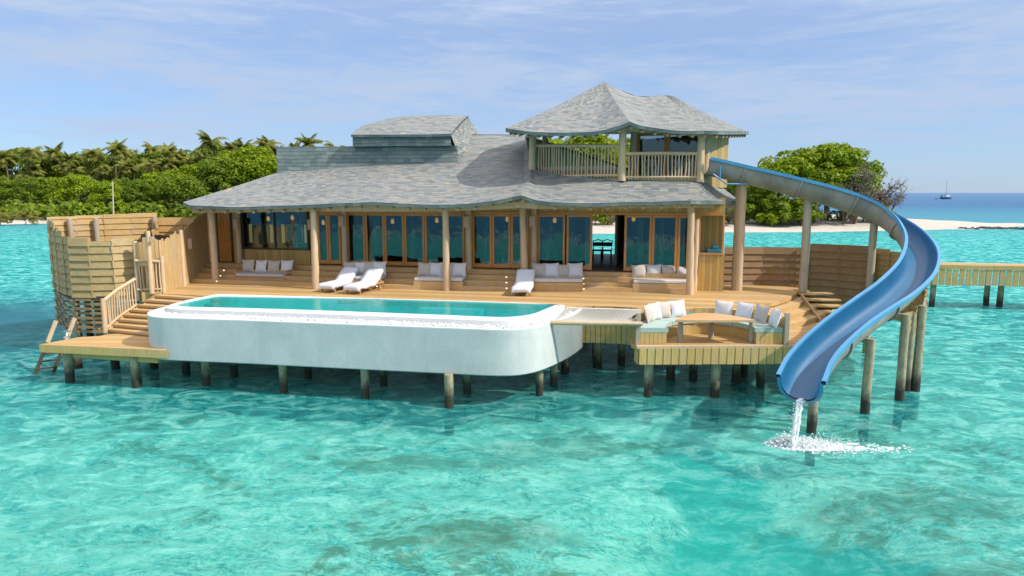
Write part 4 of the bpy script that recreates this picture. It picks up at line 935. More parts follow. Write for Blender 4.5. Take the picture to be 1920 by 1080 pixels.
# loungers ----------------------------------------------------------
def make_lounger():
    t = thing('sun_lounger', 'lounger', 'sun lounger', 'sun loungers on the deck'); W, L_, H = .68, 1.25, .32
    m = MB()
    for s in (-1, 1): m.box((s*(W/2-.025), .98, H-.03), .05, 1.96, .08)
    m.box((0, .03, H-.03), W-.1, .05, .08); m.box((0, 1.93, H-.03), W-.1, .05, .08); m.build('frame', 'teak', t)
    m = MB()
    for k in range(13): m.box((0, .1+k*.088, H+.02), W-.04, .06, .02)
    m.build('seat', 'teak', t)
    m = MB(); an = math.radians(36)
    for k in range(9): y = 1.22+math.cos(an)*(.04+k*.088); z = H+.02+math.sin(an)*(.04+k*.088); m.box((0, y, z), W-.06, .06, .02, X=(1, 0, 0), Z=(0, -math.sin(an), math.cos(an)))
    for s in (-1, 1): m.beam((s*.25, 1.22, H), (s*.25, 1.22+math.cos(an)*.8, H+math.sin(an)*.8-.02), .04, .03)
    m.build('backrest', 'teak', t)
    for s in (-1, 1):
        m = MB(); m.box((s*(W/2-.03), .12, (H-.07)/2), .055, .055, H-.07); m.build('leg', 'teak', t)
        m = MB(); m.box((s*(W/2-.03), 1.6, (H-.07)/2+.04), .05, .05, H-.15); m.build('leg', 'teak', t)
        m = MB(); m.tube([(s*(W/2+.0), 1.6, .09), (s*(W/2+.05), 1.6, .09)], .09, 14); m.build('wheel', 'teak', t)
    remember(t); return t
def make_towel(seed):
    random.seed(seed); W = .70; n = 26; k = 11; vs = []; an = math.radians(36); prof = []
    prof.append((-.05, .17))
    for i in range(n):
        s = i/(n-1)*2.08
        if s < 1.2: prof.append((-.02+s, .375))
        else: q_ = min(s-1.2, .84); prof.append((1.18+math.cos(an)*q_, .375+math.sin(an)*q_))
    prof.append((1.18+math.cos(an)*.86, .375+math.sin(an)*.7))
    nn = len(prof)
    for i, (y, z) in enumerate(prof):
        for j in range(k):
            a = -1+2*j/(k-1); x = a*W/2*1.04; dz = .02*noise.noise(Vector((x*4+seed, y*3.5, 0)))+.012*noise.noise(Vector((x*11, y*9+seed, 0)))
            if abs(a) > .93: x = math.copysign(W/2+.02, a); dz -= .16+.05*noise.noise(Vector((y*3, seed, a)))
            elif abs(a) > .75: x = math.copysign(W/2+.005, a); dz -= .01
            vs.append((x, y, z+dz))
    m = MB(); m.add(vs, [(i*k+j, i*k+j+1, (i+1)*k+j+1, (i+1)*k+j) for i in range(nn-1) for j in range(k-1)], smooth=True)
    o = m.build('towel', 'towel'); s_ = o.modifiers.new('solid', 'SOLIDIFY'); s_.thickness = .02; s_.offset = 1; return o
lg = make_lounger()
for i, (px, py, yaw, lab) in enumerate(((613, 549, -19, 'left one of the pair left of the middle column'), (660, 552, -20, 'right one of the pair left of the middle column'), (977, 556, -7, 'single one by the fourth porch column'))):
    o = lg if i == 0 else copy_tree(lg); p = G(px, py, Z0); o.location = p; o.rotation_euler = (0, 0, math.radians(yaw)); o['label'] = 'wooden sun lounger with raised back, '+lab
    tw = make_towel(i*3+2); tw.location = p; tw.rotation_euler = o.rotation_euler; o.scale = (.89,)*3; tw.scale = (.89,)*3; tag(tw, 'white towel draped over the lounger, '+lab, 'towel', 'white towels on the sun loungers')

# ================================================================== DECKS
random.seed(52)
def pile(px, py, ztop, parent, r=.14, mat='pile', name='pile'):
    b = G(px, py, 0); m = MB(); m.log((b.x, b.y, -2.2), (b.x, b.y, ztop), r, 12, 9, 0, .97); return m.build(name, mat, parent)
MD = thing('main_deck', 'broad pale timber deck between the villa steps and the pool', 'deck')
front = [G(*p, Z0) for p in ((306, 551), (345, 553), (400, 556), (1062, 575), (1100, 574), (1150, 574.5), (1190, 577), (1206, 580))]
LC = Vector((5.7, 19.2, 0)); arc = [Vector((LC.x+2.28*math.cos(t), LC.y+2.2*math.sin(t), 0)) for t in [math.radians(x) for x in (165, 150, 135, 120, 105, 92, 80, 68, 55)]]
rt = [G(*p, Z0) for p in ((1425, 572), (1455, 566), (1478, 559), (1492, 551), (1496, 546), (1470, 541))]
rear = [FP(uR+3.2, .6, 0), FP(uR+3.2, 3.5, 0), FP(uL-3.5, 3.5, 0), FP(uL-3.6, -.8, 0), G(300, 535, Z0)]
pts = front + arc + rt + rear
m = MB(); m.prism([(p.x, p.y) for p in pts], Z0-.13, Z0); m.build('deck_boards', 'deck', MD)
m = MB(); pts2 = [(p.x, p.y) for p in pts]; a = G(1060, 576, Z0); b = G(1206, 580, Z0)
for k in range(15):
    q_ = a.lerp(b, (k+.5)/15); m.box((q_.x, q_.y-.05+.1*math.sin(k/14*PI)+.0, 1.62), (b-a).length/15-.02, .035, 1.02, X=(b-a).normalized())
m.build('fascia', 'fascia', MD)
for (px, py) in ((1120, 690), (1165, 684), (1257, 712), (1380, 716), (1060, 700)): pile(px, py, Z0-.14, MD)
for x in (-15, -12, -9, -6, -3, 0, 3, 6, 9):
    for y in (24.2, 27.5, 31):
        if y == 24.2 and (x > 5 or x < -11): continue
        m = MB(); yy = y-.1*x; m.log((x, yy, -2.2), (x, yy, Z0-.14), .14, 8, 5); m.build('pile', 'pile', MD)
m = MB()
for y in (23.2, 24.8, 26.4, 28): m.beam((-11, y+1.2, Z0-.24), (4 if y < 24 else 8, y-.7, Z0-.24), .12, .2)
m.build('joist', 'dark_wood', MD); m = MB()
for (x0, x1, y, sg) in ((4.6, 6.9, 21.6, 1), (-9.0, -6.0, 23.2, -1), (-3.0, -.2, 22.9, 1)): m.beam((x0, y, .5 if sg > 0 else 1.9), (x1, y, 1.9 if sg > 0 else .5), .06, .14)
m.build('cross_brace', 'dark_wood', MD); settle(MD, (0, 26, Z0-.13))

# raised corner and curved steps down to the lounge --------------------
LF = 1.6
ST = thing('curved_steps', 'curved timber steps leading down from the deck to the sunken lounge', 'steps')
def ringp(s, e, r): return s+(e-s)*r
inner = [G(*p, Z0) for p in ((1388, 570), (1425, 572), (1455, 566), (1478, 559), (1492, 551), (1496, 546))]
for k in range(1, 4):
    dx, dy = .33*k, -.36*k; low = [Vector((p.x+dx*(i/5.0)**.6, p.y+dy*(1-.35*i/5.0), 0)) for i, p in enumerate(inner)]
    m = MB(); m.prism([(p.x, p.y) for p in low]+[(p.x-.02, p.y+.25) for p in inner[::-1]], LF-.02, Z0-.163*k); m.build('step', 'step_wood', ST)
settle(ST)
ss = thing('side_stairs', 'small steep timber stairs with a slanting stringer beside the curved steps', 'stairs')
a = G(1502, 553, Z0); b = G(1560, 604, LF); 
for k in range(4):
    f = (k+.5)/4.5; p = Vector((a.x+ (b.x-a.x)*f+.25, a.y+(b.y-a.y)*f+.75, 0)); z = Z0-.16*(k+.3); m = MB(); m.box((p.x+.5, p.y+.1, z), 1.25, .42, .05); m.box((p.x+.5, p.y+.3, z-.09), 1.25, .04, .14); m.build('tread', 'step_wood', ss)
m = MB(); m.beam((a.x, a.y, Z0-.02), (b.x-.45, b.y-.1, LF+.05), .05, .16); m.build('stringer', 'step_wood', ss); settle(ss)

# sunken lounge -------------------------------------------------------
SL = thing('sunken_lounge', 'low plank-fronted lounge platform with a horseshoe bench over the water', 'platform')
fa, fb = G(1198, 649, LF), G(1497, 647, LF)
fp = [fa, fb, G(1535, 612, LF), G(1580, 600, LF), G(1580, 585, LF), Vector((9.6, 23.4, 0)), Vector((8.2, 22.2, 0))] + [Vector((LC.x+2.27*math.cos(t), LC.y+2.19*math.sin(t), 0)) for t in [math.radians(x) for x in (55, 68, 80, 92, 105, 120, 135, 150, 165, 180)]]
m = MB(); m.prism([(p.x, p.y) for p in fp], LF-.12, LF); m.build('deck_boards', 'deck_low', SL)
m = MB(); X = (fb-fa).normalized(); W = (fb-fa).length; nb = 20
for k in range(nb):
    c = fa.lerp(fb, (k+.5)/nb); m.box(c+Vector((0, -.03, -.30+random.uniform(-.006, .006))), W/nb-.025, .035, .46, X=X)
c1 = G(1535, 612, LF); X2 = (c1-fb).normalized(); W2 = (c1-fb).length
for k in range(7): c = fb.lerp(c1, (k+.5)/7); m.box(c+Vector((.03, -.02, -.30)), W2/7-.025, .035, .46, X=X2)
for k in range(2): c = fa+Vector((-.02, .13+k*.24, -.3)); m.box(c, .035, .215, .46)
m.build('fascia', 'fascia', SL)
m = MB(); m.box((fa+fb)/2+Vector((0, .04, -.035)), W+.12, .16, .07, X=X); m.build('edge_beam', 'log', SL)
def ring(m, c, rx0, ry0, rx1, ry1, z0, z1, a0, a1, n, ext=0, mi=0):
    P, Q = [], []
    for i in range(n+1):
        t = math.radians(a0+(a1-a0)*i/n); P.append(Vector((c.x+rx0*math.cos(t), c.y+ry0*math.sin(t), 0))); Q.append(Vector((c.x+rx1*math.cos(t), c.y+ry1*math.sin(t), 0)))
    if ext: P = [P[0]-Vector((0, ext, 0))]+P+[P[-1]-Vector((0, ext, 0))]; Q = [Q[0]-Vector((0, ext, 0))]+Q+[Q[-1]-Vector((0, ext, 0))]
    k = len(P); vs = [p+Vector((0, 0, z)) for z in (z0, z1) for L_ in (P, Q) for p in L_]
    fs = []
    for i in range(k-1):
        fs += [(2*k+i, 2*k+i+1, 3*k+i+1, 3*k+i), (i, k+i, k+i+1, i+1), (i, i+1, 2*k+i+1, 2*k+i), (k+i, 3*k+i, 3*k+i+1, k+i+1)]
    fs += [(0, 2*k, 3*k, k), (k-1, 2*k-1, 4*k-1, 3*k-1)]; m.add(vs, fs, mi)
HBn = thing('horseshoe_bench', 'horseshoe-shaped plank bench with mint green seat pads around the table', 'bench')
m = MB(); ring(m, LC, 1.28, 1.35, 2.05, 2.02, LF+.003, LF+.34, 0, 180, 28, .05); m.build('base', 'fascia', HBn)
for s in (-1, 1):
    m = MB()
    for k in range(6): m.box((LC.x+s*(1.34+k*.125), LC.y-.065, LF+.17), .118, .025, .33)
    m.build('front_boards', 'fascia', HBn)
for a0, a1 in ((0, 43), (44, 88), (92, 136), (137, 180)):
    m = MB(); ring(m, LC, 1.24, 1.31, 2.03, 2.0, LF+.345, LF+.48, a0, a1, 8, .0)
    if a0 == 0: m.box((LC.x+1.635, LC.y-.04, LF+.4125), .79, .078, .135)
    if a1 == 180: m.box((LC.x-1.635, LC.y-.04, LF+.4125), .79, .078, .135)
    m.build('seat_cushion', 'cushion_mint', HBn)
m = MB(); ring(m, LC, 2.06, 2.03, 2.14, 2.12, LF+.003, LF+.70, -2, 88, 16, .0); ring(m, LC, 2.06, 2.03, 2.14, 2.12, LF+.003, LF+.70, 103, 182, 14, .0); m.build('backrest', 'fascia', HBn)
for s in (-1, 1):
    m = MB(); m.box((LC.x+s*2.11, LC.y-.12, LF+.46), .12, .12, .92); m.build('post', 'log_grey', HBn)
    m = MB(); m.box((LC.x+s*2.1, LC.y+.05, LF+.4), .06, .2, .75); m.build('end_panel', 'fascia', HBn)
settle(HBn, (LC.x, LC.y, LF)); 
for (px, py, zt_) in ((1215, 743, 1.47), (1340, 744, 1.47), (1425, 724, 1.47), (1395, 706, 1.47), (1300, 712, 1.47), (1470, 708, 1.47), (1490, 740, 1.47), (1257, 700, 1.47)): pile(px, py, zt_, SL, .135)
settle(SL, (5.7, 20, LF-.12))
cs = [(2, 'cushion_white', 'white cushion at the right end of the horseshoe bench'), (24, 'cushion_grey', 'pale grey cushion second from the right end of the horseshoe bench'), (43, 'cushion_white', 'white cushion behind the right end of the lounge table'), (63, 'cushion_pale', 'off-white cushion behind the middle of the lounge table'),
      (107, 'cushion_white', 'white cushion behind the left end of the lounge table'), (124, 'cushion_beige', 'beige cushion third from the left end of the horseshoe bench'), (137, 'cushion_white', 'white cushion second from the left end of the horseshoe bench'), (152, 'cushion_beige', 'beige cushion at the left end of the horseshoe bench')]
for a, mt, lab in cs:
    t = math.radians(a); p = Vector((LC.x+1.84*math.cos(t), LC.y+1.8*math.sin(t), LF+.48)); cushion(p, t-PI/2+random.uniform(-.15, .15), -.28, mt, lab, 'cushions on the horseshoe bench', random.uniform(-.05, .05), random.uniform(1.1, 1.2))
TB = thing('lounge_table', 'crescent-shaped orange wooden table on three stout log legs', 'table')
ta, tb_ = G(1266, 600, LF+.72), G(1417, 600, LF+.72); n = 16; P = []
for i in range(n+1): f = i/n; P.append((tb_.x+(ta.x-tb_.x)*f, ta.y+1.15*math.sin(PI*f)**.8))
for i in range(1, n): f = i/n; P.append((ta.x+(tb_.x-ta.x)*f, ta.y+.0-.04*math.sin(PI*f)))
m = MB(); m.prism(P, LF+.66, LF+.72); m.build('table_top', 'table_wood', TB, bevel=.012)
for (px, py) in ((1275, 642), (1408, 642), (1333, 634)):
    b = G(px, py, LF); m = MB(); m.log((b.x, b.y, LF), (b.x, b.y, LF+.66), .085, 10, 5); m.build('leg', 'log_grey', TB)
settle(TB)

# net between pool and lounge ------------------------------------------
NT = thing('hammock_net', 'pale rope net stretched between the pool and the lounge', 'net')
q4 = [G(1062, 578, Z0-.02), G(1204, 582, Z0-.02), G(1200, 606, Z0-.02), G(1038, 604, Z0-.02)]
def bil(u, v):
    p = q4[0].lerp(q4[1], u).lerp(q4[3].lerp(q4[2], u), v); return p - Vector((0, 0, .14*math.sin(PI*u)*math.sin(PI*v)))
m = MB()
for k in range(41): m.tube([bil(k/40, j/8) for j in range(9)], .011, 3, 0, False)
for k in range(37): m.tube([bil(j/8, k/36) for j in range(9)], .011, 3, 0, False)
m.build('netting', 'net_rope', NT)
m = MB(); m.log(q4[3]+Vector((-.1, -.08, 0)), q4[2]+Vector((.05, -.08, 0)), .065, 10, 7); m.build('front_log', 'log', NT)
m = MB(); m.log(q4[0]+Vector((0, .05, 0)), q4[1]+Vector((0, .05, 0)), .03, 8, 7); m.build('rear_rail', 'rope', NT); settle(NT)

# ================================================================== POOL
random.seed(61)
PL = thing('infinity_pool', 'long white raised plunge pool with rounded front corners on piles', 'pool')
PT = 2.2
def closed(front_px, back_px, n=120, z=PT, sm=3):
    f = smoothline([G(*p, z) for p in front_px], 5); pts = f+[G(*p, z) for p in back_px]+[f[0]]
    r = []; L_ = [0]
    for a, b in zip(pts, pts[1:]): L_.append(L_[-1]+(b-a).length)
    for k in range(n):
        s = L_[-1]*k/n; i = max(j for j in range(len(L_)) if L_[j] <= s+1e-9); i = min(i, len(pts)-2); r.append(pts[i].lerp(pts[i+1], (s-L_[i])/(L_[i+1]-L_[i])))
    return r
outer = closed(((412, 556.5), (345, 569), (290, 582), (276, 590), (290, 596), (340, 598.5), (450, 602), (580, 607), (820, 616), (935, 620), (985, 618), (1020, 611), (1050, 601), (1078, 589), (1094, 579)), ((1060, 576.5), (900, 571), (700, 565)))
rimo = closed(((409, 557.5), (352, 569), (315, 580), (318, 585.5), (345, 587.5), (450, 591), (580, 595.5), (820, 605), (930, 609.5), (980, 608), (1015, 602), (1038, 592), (1060, 578.5)), ((1000, 575), (900, 571.5), (700, 565.5)))
inn = closed(((402, 561.5), (362, 570), (335, 576.5), (336, 580.5), (360, 582.5), (450, 584.5), (580, 588.5), (820, 597.5), (930, 602), (972, 600.5), (1000, 595.5), (1022, 587), (1044, 577.5)), ((1000, 576), (900, 572.5), (700, 566.5)))
cen = sum(outer, Vector((0, 0, 0)))/len(outer)
def inset(poly, d):
    n = len(poly); r = []
    for i in range(n):
        t = (poly[(i+1) % n]-poly[i-1]); t.z = 0; t.normalize(); nrm = Vector((-t.y, t.x, 0)); r.append(poly[i]+nrm*d)
    return r
area = sum(outer[i].x*outer[(i+1) % len(outer)].y-outer[(i+1) % len(outer)].x*outer[i].y for i in range(len(outer)))
sgn = 1 if area > 0 else -1; lip = inset(outer, .10*sgn)
def band(m, A, za, B, zb, mi=0, smooth=True):
    n = len(A); vs = [Vector((p.x, p.y, za)) for p in A]+[Vector((p.x, p.y, zb)) for p in B]
    f = [(i, (i+1) % n, n+(i+1) % n, n+i) for i in range(n)]
    if sgn < 0: f = [t[::-1] for t in f]
    m.add(vs, f, mi, smooth=smooth)
m = MB(); band(m, inset(outer, .03*sgn), .93, outer, .96); band(m, outer, .96, outer, PT-.0); ob = inset(outer, .03*sgn); m.add([Vector((p.x, p.y, .93)) for p in ob], [tuple(range(len(ob)))[::sgn*-1]]); m.build('outer_wall', 'plaster', PL)
m = MB(); band(m, outer, PT, outer, PT+.03); band(m, outer, PT+.03, lip, PT+.03, smooth=False); band(m, lip, PT+.03, lip, PT-.06); band(m, lip, PT-.06, rimo, PT-.06, smooth=False); m.build('gutter', 'stone_white', PL)
m = MB(); band(m, rimo, PT-.06, rimo, PT+.12); band(m, rimo, PT+.12, inn, PT+.12, smooth=False); band(m, inn, PT+.12, inn, PT+.02); m.build('coping', 'stone_white', PL)
m = MB(); band(m, inn, PT+.02, inn, 1.25); m.add([Vector((p.x, p.y, 1.25)) for p in inn], [tuple(range(len(inn)))]); m.build('lining', 'pool_tile', PL)
m = MB(); m.add([Vector((p.x, p.y, PT+.095)) for p in inset(inn, .002*sgn)], [tuple(range(len(inn)))]); m.build('pool_water', 'pool_water', PL)
m = MB()
for k in range(3):
    a = G(790-8*k, 570+k*3.5, PT); b = G(905+14*k, 573+k*3.5, PT); m.beam((a.x, a.y-.28, 2.03-.2*k), (b.x, b.y-.28, 2.03-.2*k), .5, .18)
m.build('entry_step', 'stone_white', PL)
m = MB(); ncount = 0; tri = 0
nO = len(outer)
import itertools
def nearest(poly, p): return min(poly, key=lambda q_: (q_.x-p.x)**2+(q_.y-p.y)**2)
dl = []
for i in range(nO):
    a, b = lip[i], lip[(i+1) % nO]; ra = nearest(rimo, a); rb = nearest(rimo, b); w_ = ((ra-a).length+(rb-b).length)/2; ar = (b-a).length*w_
    if w_ < .06: continue
    for k in range(int(ar*300)):
        f, g_ = random.random(), random.random(); p = a.lerp(b, f).lerp(ra.lerp(rb, f), g_*.94+.03); r = random.uniform(.022, .042)
        m.blob((p.x, p.y, PT-.045+random.uniform(0, .05)), (r, r, r*.75), 0, 5, 3, .2); ncount += 1
tag(m.build('pebbles', 'pebble'), 'white round pebbles filling the gutter around the pool rim', 'pebbles', kind='stuff')
for (px, py) in ((387, 722), (532, 736), (685, 747), (842, 764)): pile(px, py, .95, PL, .13)
for (px, py) in ((440, 706), (578, 709), (720, 723), (876, 738), (1011, 741), (1038, 723), (350, 700)): pile(px, py, .95, PL, .12)
settle(PL, (-4, 20.5, .93))

# ================================================================== LEFT PLATFORM, STAIRS, LADDER
PZ = 1.26
PF = thing('swim_platform', 'low timber swim platform at the left end of the pool', 'platform')
pp = [G(*p, PZ) for p in ((73, 646), (312, 657), (312, 632), (270, 622), (200, 627), (186, 630), (150, 632))]
m = MB(); m.prism([(p.x, p.y) for p in pp], PZ-.24, PZ, 0, 1); m.build('deck_boards', ['deck_low', 'fascia'], PF, bevel=.01)
m = MB(); a = G(92, 664, PZ-.24); b = G(287, 672, PZ-.24); m.beam((a.x, pp[0].y+.35, PZ-.35), (b.x, pp[1].y+.3, PZ-.35), .12, .2); m.build('edge_beam', 'fascia', PF)
for (px, py) in ((132, 717), (257, 726), (217, 692), (289, 690), (147, 690)): pile(px, py, PZ-.24, PF)
settle(PF, (-13, 21, PZ-.24))
LS = thing('curved_stairs', 'curving open timber stairs rising from the swim platform to the deck', 'stairs'); n = 8
La, Lm, Lb = G(203, 624, PZ), G(238, 598, 1.7), G(306, 551, Z0); Ra, Rb = G(300, 634, PZ), G(430, 560, Z0)
def Lq(f): return La*(1-f)**2+Lm*2*f*(1-f)*1.0+Lb*f*f if False else La.lerp(Lb, f)+Vector((-.18*math.sin(PI*f), -.1*math.sin(PI*f), 0))
for k in range(n):
    f0, f1 = k/n, (k+1.25)/n; z = PZ+(Z0-PZ)*(k+1)/n-.004
    if k == n-1: f1 = .995
    P = [Lq(f0), Ra.lerp(Rb, f0), Ra.lerp(Rb, min(f1, .99)), Lq(min(f1, .99))]; m = MB(); m.prism([(p.x, p.y) for p in P], z-.07, z); st = m.build('step', 'step_wood', LS); m = MB(); m.beam(Lq(f0).lerp(Lq(f1), .12)*1.0+Vector((0, 0, z-.12-Lq(f0).lerp(Lq(f1), .12).z)), Ra.lerp(Rb, f0)+(Ra.lerp(Rb, min(f1, .99))-Ra.lerp(Rb, f0))*.12+Vector((0, 0, z-.12-(Ra.lerp(Rb, f0)+(Ra.lerp(Rb, min(f1, .99))-Ra.lerp(Rb, f0))*.12).z)), .03, .11); m.build('riser', 'fence_brown', st)
m = MB(); m.beam(La+Vector((-.05, 0, -.05)), Vector((Lq(.5).x-.05, Lq(.5).y, 1.65)), .07, .24); m.beam(Vector((Lq(.5).x-.05, Lq(.5).y, 1.65)), Lb+Vector((-.05, 0, -.12)), .07, .24); m.build('stringer', 'fascia', LS)
h0 = [La+Vector((-.1, 0, 0)), Lq(.33)+Vector((-.1, 0, 0)), Lq(.66)+Vector((-.1, 0, 0))]; r0 = [1.3, 1.6, 1.92]
rl = railing('handrail', h0, r0, [r0[0]+1.02, r0[1]+1.0, r0[2]+.98], .11, LS, .03)
m = MB(); m.log((h0[0].x, h0[0].y, PZ), (h0[0].x, h0[0].y, PZ+1.15), .075); m.build('post', 'log', LS)
settle(LS)
# ladder
LD = thing('ladder', 'dark wooden swim ladder with two pale upper rails at the platform end', 'ladder')
LR = [(D(105, 601, 22.4), G(66, 701, 0)), (D(140, 596, 22.8), G(101, 697, 0))]
LR = [(t_, t_.lerp(b_, 1.25)) for t_, b_ in LR]
for t_, b_ in LR:
    q5 = t_.lerp(b_, .33); m = MB(); m.beam(t_, q5, .07, .12); m.build('rail', 'log', LD); m = MB(); m.beam(q5, b_, .06, .1); m.build('rail', 'dark_wood', LD)
for k in range(5):
    f = .40+.11*k; m = MB(); m.beam(LR[0][0].lerp(LR[0][1], f), LR[1][0].lerp(LR[1][1], f), .1, .05); m.build('rung', 'dark_wood', LD)
settle(LD)
m = MB(); c = G(126, 632, PZ); m.tube([c, c+Vector((0, 0, .03)), c+Vector((0, 0, .18))], [.13, .05, .025], 10); m.tube([c+Vector((-.1, 0, .18)), c+Vector((.12, 0, .2))], .02, 8)
settle(tag(m.build('mooring_fitting', 'metal'), 'small chrome fitting on the platform beside the ladder', 'fitting'))

# ================================================================== FENCES
def woven(m, pts, zb, zt, bay=1.15, h=.19, th=.03, off=.03, seg=None, skip=0, jag=0.0, rng=None):
    """boards woven along a plan polyline; zb, zt give bottom and top at each point"""
    rng = rng or random; L_ = [0]
    for a, b in zip(pts, pts[1:]): L_.append(L_[-1]+(Vector((b.x-a.x, b.y-a.y, 0))).length)
    def at(s):
        s = max(0, min(L_[-1]-1e-6, s)); i = max(j for j in range(len(L_)-1) if L_[j] <= s); f = (s-L_[i])/(L_[i+1]-L_[i]); p = pts[i].lerp(pts[i+1], f); p.z = 0
        return p, zb[i]*(1-f)+zb[i+1]*f, zt[i]*(1-f)+zt[i+1]*f
    nb = max(1, round(L_[-1]/bay)); bw = L_[-1]/nb; z0 = min(zb); rows = int((max(zt)-z0)/h)+1
    for j in range(nb):
        a, b = at(j*bw)[0], at((j+1)*bw)[0]; _, lo, hi = at((j+.5)*bw); X = (b-a).normalized(); Nn = Vector((X.y, -X.x, 0))
        for r in range(rows):
            z = z0+r*h
            top_ = hi+jag*(j % 2)
            if z < lo-.05 or z > top_-.06: continue
            hh = min(h, top_-z); o = off*(1 if (r+j) % 2 else -1) if skip else .012*(-1)**j; c = (a+b)/2+Nn*o+Vector((0, 0, z+hh/2))
            m.box(c, (b-a).length+(.03 if skip else .0), th, hh*(1.08 if skip == 0 else .8)+rng.uniform(-.008, .008)-skip, X=X, Z=(Nn*(rng.uniform(-.1, .1) if skip else -.17+rng.uniform(-.03, .03))+Vector((0, 0, 1))))
            if not skip and r % 2 == 0: m.box(a+Nn*(.03)+Vector((0, 0, z+h*.5)), .05, .03, h*.95, X=X)
    return at, nb, bw
random.seed(71)
BF = thing('enclosure_fence', 'tall bowl-shaped woven plank screen enclosing the bathroom garden on the left', 'fence')
back_ = [D(96, 500, 27.2), D(150, 500, 28.0), D(200, 500, 28.7), D(250, 500, 29.4), D(301, 500, 30.0)]
m = MB(); at, nb, bw = woven(m, back_, [2.2]*5, [4.92, 4.95, 4.98, 5.0, 5.02], 1.0, .24); m.build('rear_panel', 'fence_wood', BF)
for j, px in enumerate((142, 190, 298)):
    b = D(px, 500, 27.75+.7*j if j < 2 else 29.9); m = MB(); m.log((b.x, b.y-.12, 2.0), (b.x, b.y-.12, 4.85), .11); m.build('post', 'log_grey', BF)
sd_ = [D(98, 500, 27.0), D(106, 500, 26.0), D(118, 500, 25.2), D(132, 500, 24.7)]
m = MB(); woven(m, sd_, [2.15]*4, [4.9, 4.75, 4.5, 4.3], .55, .27); m.build('side_panel', 'fence_grey', BF)
nr_ = [D(132, 500, 24.7), D(180, 500, 24.6), D(225, 500, 24.75), D(255, 500, 25.2)]
m = MB(); woven(m, nr_, [2.1]*4, [4.3, 4.3, 4.28, 4.1], .9, .27, jag=-.15); m.build('front_panel', 'fence_grey', BF)
rt_ = [D(252, 500, 25.3), D(268, 500, 26.3), D(290, 500, 28), D(301, 500, 30.0)]
m = MB(); woven(m, rt_, [2.2]*4, [3.3, 3.5, 4.2, 4.9], 1.0, .27); m.build('return_panel', 'fence_wood', BF)
m = MB(); woven(m, sd_+nr_[1:], [.75]*7, [2.1]*7, .55, .17, .05, .03, skip=.04); m.build('lattice_skirt', 'fence_brown', BF)
bp3 = sd_+nr_[1:]+rt_[1:]+back_[::-1][1:-1]; m = MB(); m.prism([(p.x, p.y) for p in bp3[::1]], 2.05, 2.15); m.build('floor', 'dark_wood', BF)
for (x, y) in ((-15.5, 25.2), (-13.8, 25.3), (-17, 27), (-15, 28)): m = MB(); m.log((x, y, -3), (x, y, 2.05), .14); m.build('pile', 'pile', BF)
m = MB(); a, b = D(146, 612, 24.9), D(200, 612, 24.9); m.log((a.x, a.y, -2.5), (a.x, a.y, 2), .13); m.build('pile', 'pile', BF)
settle(BF, (-15.5, 26.5, 2.05))
WF = thing('rear_plank_fence', 'lower plank fence joining the enclosure to the villa corner', 'fence'); pts = [D(301, 500, 30.05), D(345, 500, 30.2), D(392, 500, 30.4)]
m = MB(); woven(m, pts, [2.4]*3, [4.85]*3, 1.2, .3); m.build('panel', 'fence_wood', WF); m = MB(); m.beam(D(265, 448, 28.5), D(336, 452, 28.5), .06, .42); m.build('dark_board', 'dark_wood', WF); settle(WF)
PFN = thing('paling_fence', 'pale vertical paling fence screening the outdoor shower', 'fence')
line = [(256, 24.9, 4.12), (280, 24.95, 4.2), (304, 25.1, 4.15), (322, 25.8, 4.3), (343, 26.8, 4.35)]
pts = [(D(p, 500, d), z) for p, d, z in line]; P3 = resample([Vector((p.x, p.y, z)) for p, z in pts], .135)
m = MB()
for i, (a, b) in enumerate(zip(P3, P3[1:])): c = (a+b)/2; X = Vector((b.x-a.x, b.y-a.y, 0)); hgt = c.z+random.uniform(-.1, .1)-Z0+.3; m.box((c.x, c.y, Z0-.3+hgt/2), X.length-.012, .03, hgt, X=X)
m.build('palings', 'paling', PFN)
side_ = [Vector((D(343, 500, 26.9).x, 26.9, 4.35)), Vector((D(368, 500, 28.2).x, 28.2, 4.75)), Vector((D(394, 500, 29.5).x, 29.5, 5.2))]; P3 = resample(side_, .135); m = MB()
for a, b in zip(P3, P3[1:]): c = (a+b)/2; X = Vector((b.x-a.x, b.y-a.y, 0)); hgt = c.z+random.uniform(-.05, .05)-Z0; m.box((c.x, c.y, Z0+hgt/2), X.length-.006, .03, hgt, X=X)
m.build('side_palings', 'paling', PFN)
for (px, d, zt_) in ((256, 24.8, 4.15), (304, 24.95, 3.6), (343, 26.7, 4.45)):
    b = D(px, 500, d); m = MB(); m.log((b.x, b.y, Z0-.3), (b.x, b.y, zt_), .085); m.build('post', 'log', PFN)
ra, rb_ = D(254, 500, 24.7), D(300, 500, 24.85); railing('front_railing', [ra, rb_], [Z0+.05, Z0+.05], [Z0+1.2, Z0+1.15], .12, PFN, .03)
a, b = D(262, 500, 24.6), D(300, 500, 24.75); m = MB(); m.beam(Vector((a.x, a.y, Z0-.12)), Vector((b.x, b.y, Z0-.12)), .06, .35); m.build('edge_board', 'fascia', PFN)
settle(PFN)
lp = MB(); c = D(355, 457, 27.4); lp.box(c, .16, .1, .42, X=(.5, .8, 0)); settle(tag(lp.build('wall_lamp', 'sconce', bevel=.01), 'beige box lamp on the sloping paling wall left of the steps', 'wall lamp', 'wall lamps on the villa front'))
SH = thing('outdoor_shower', 'pale log shower pole with a chrome head above the paling fence', 'shower'); b = D(281, 500, 24.6); t_ = D(277, 433, 24.6)
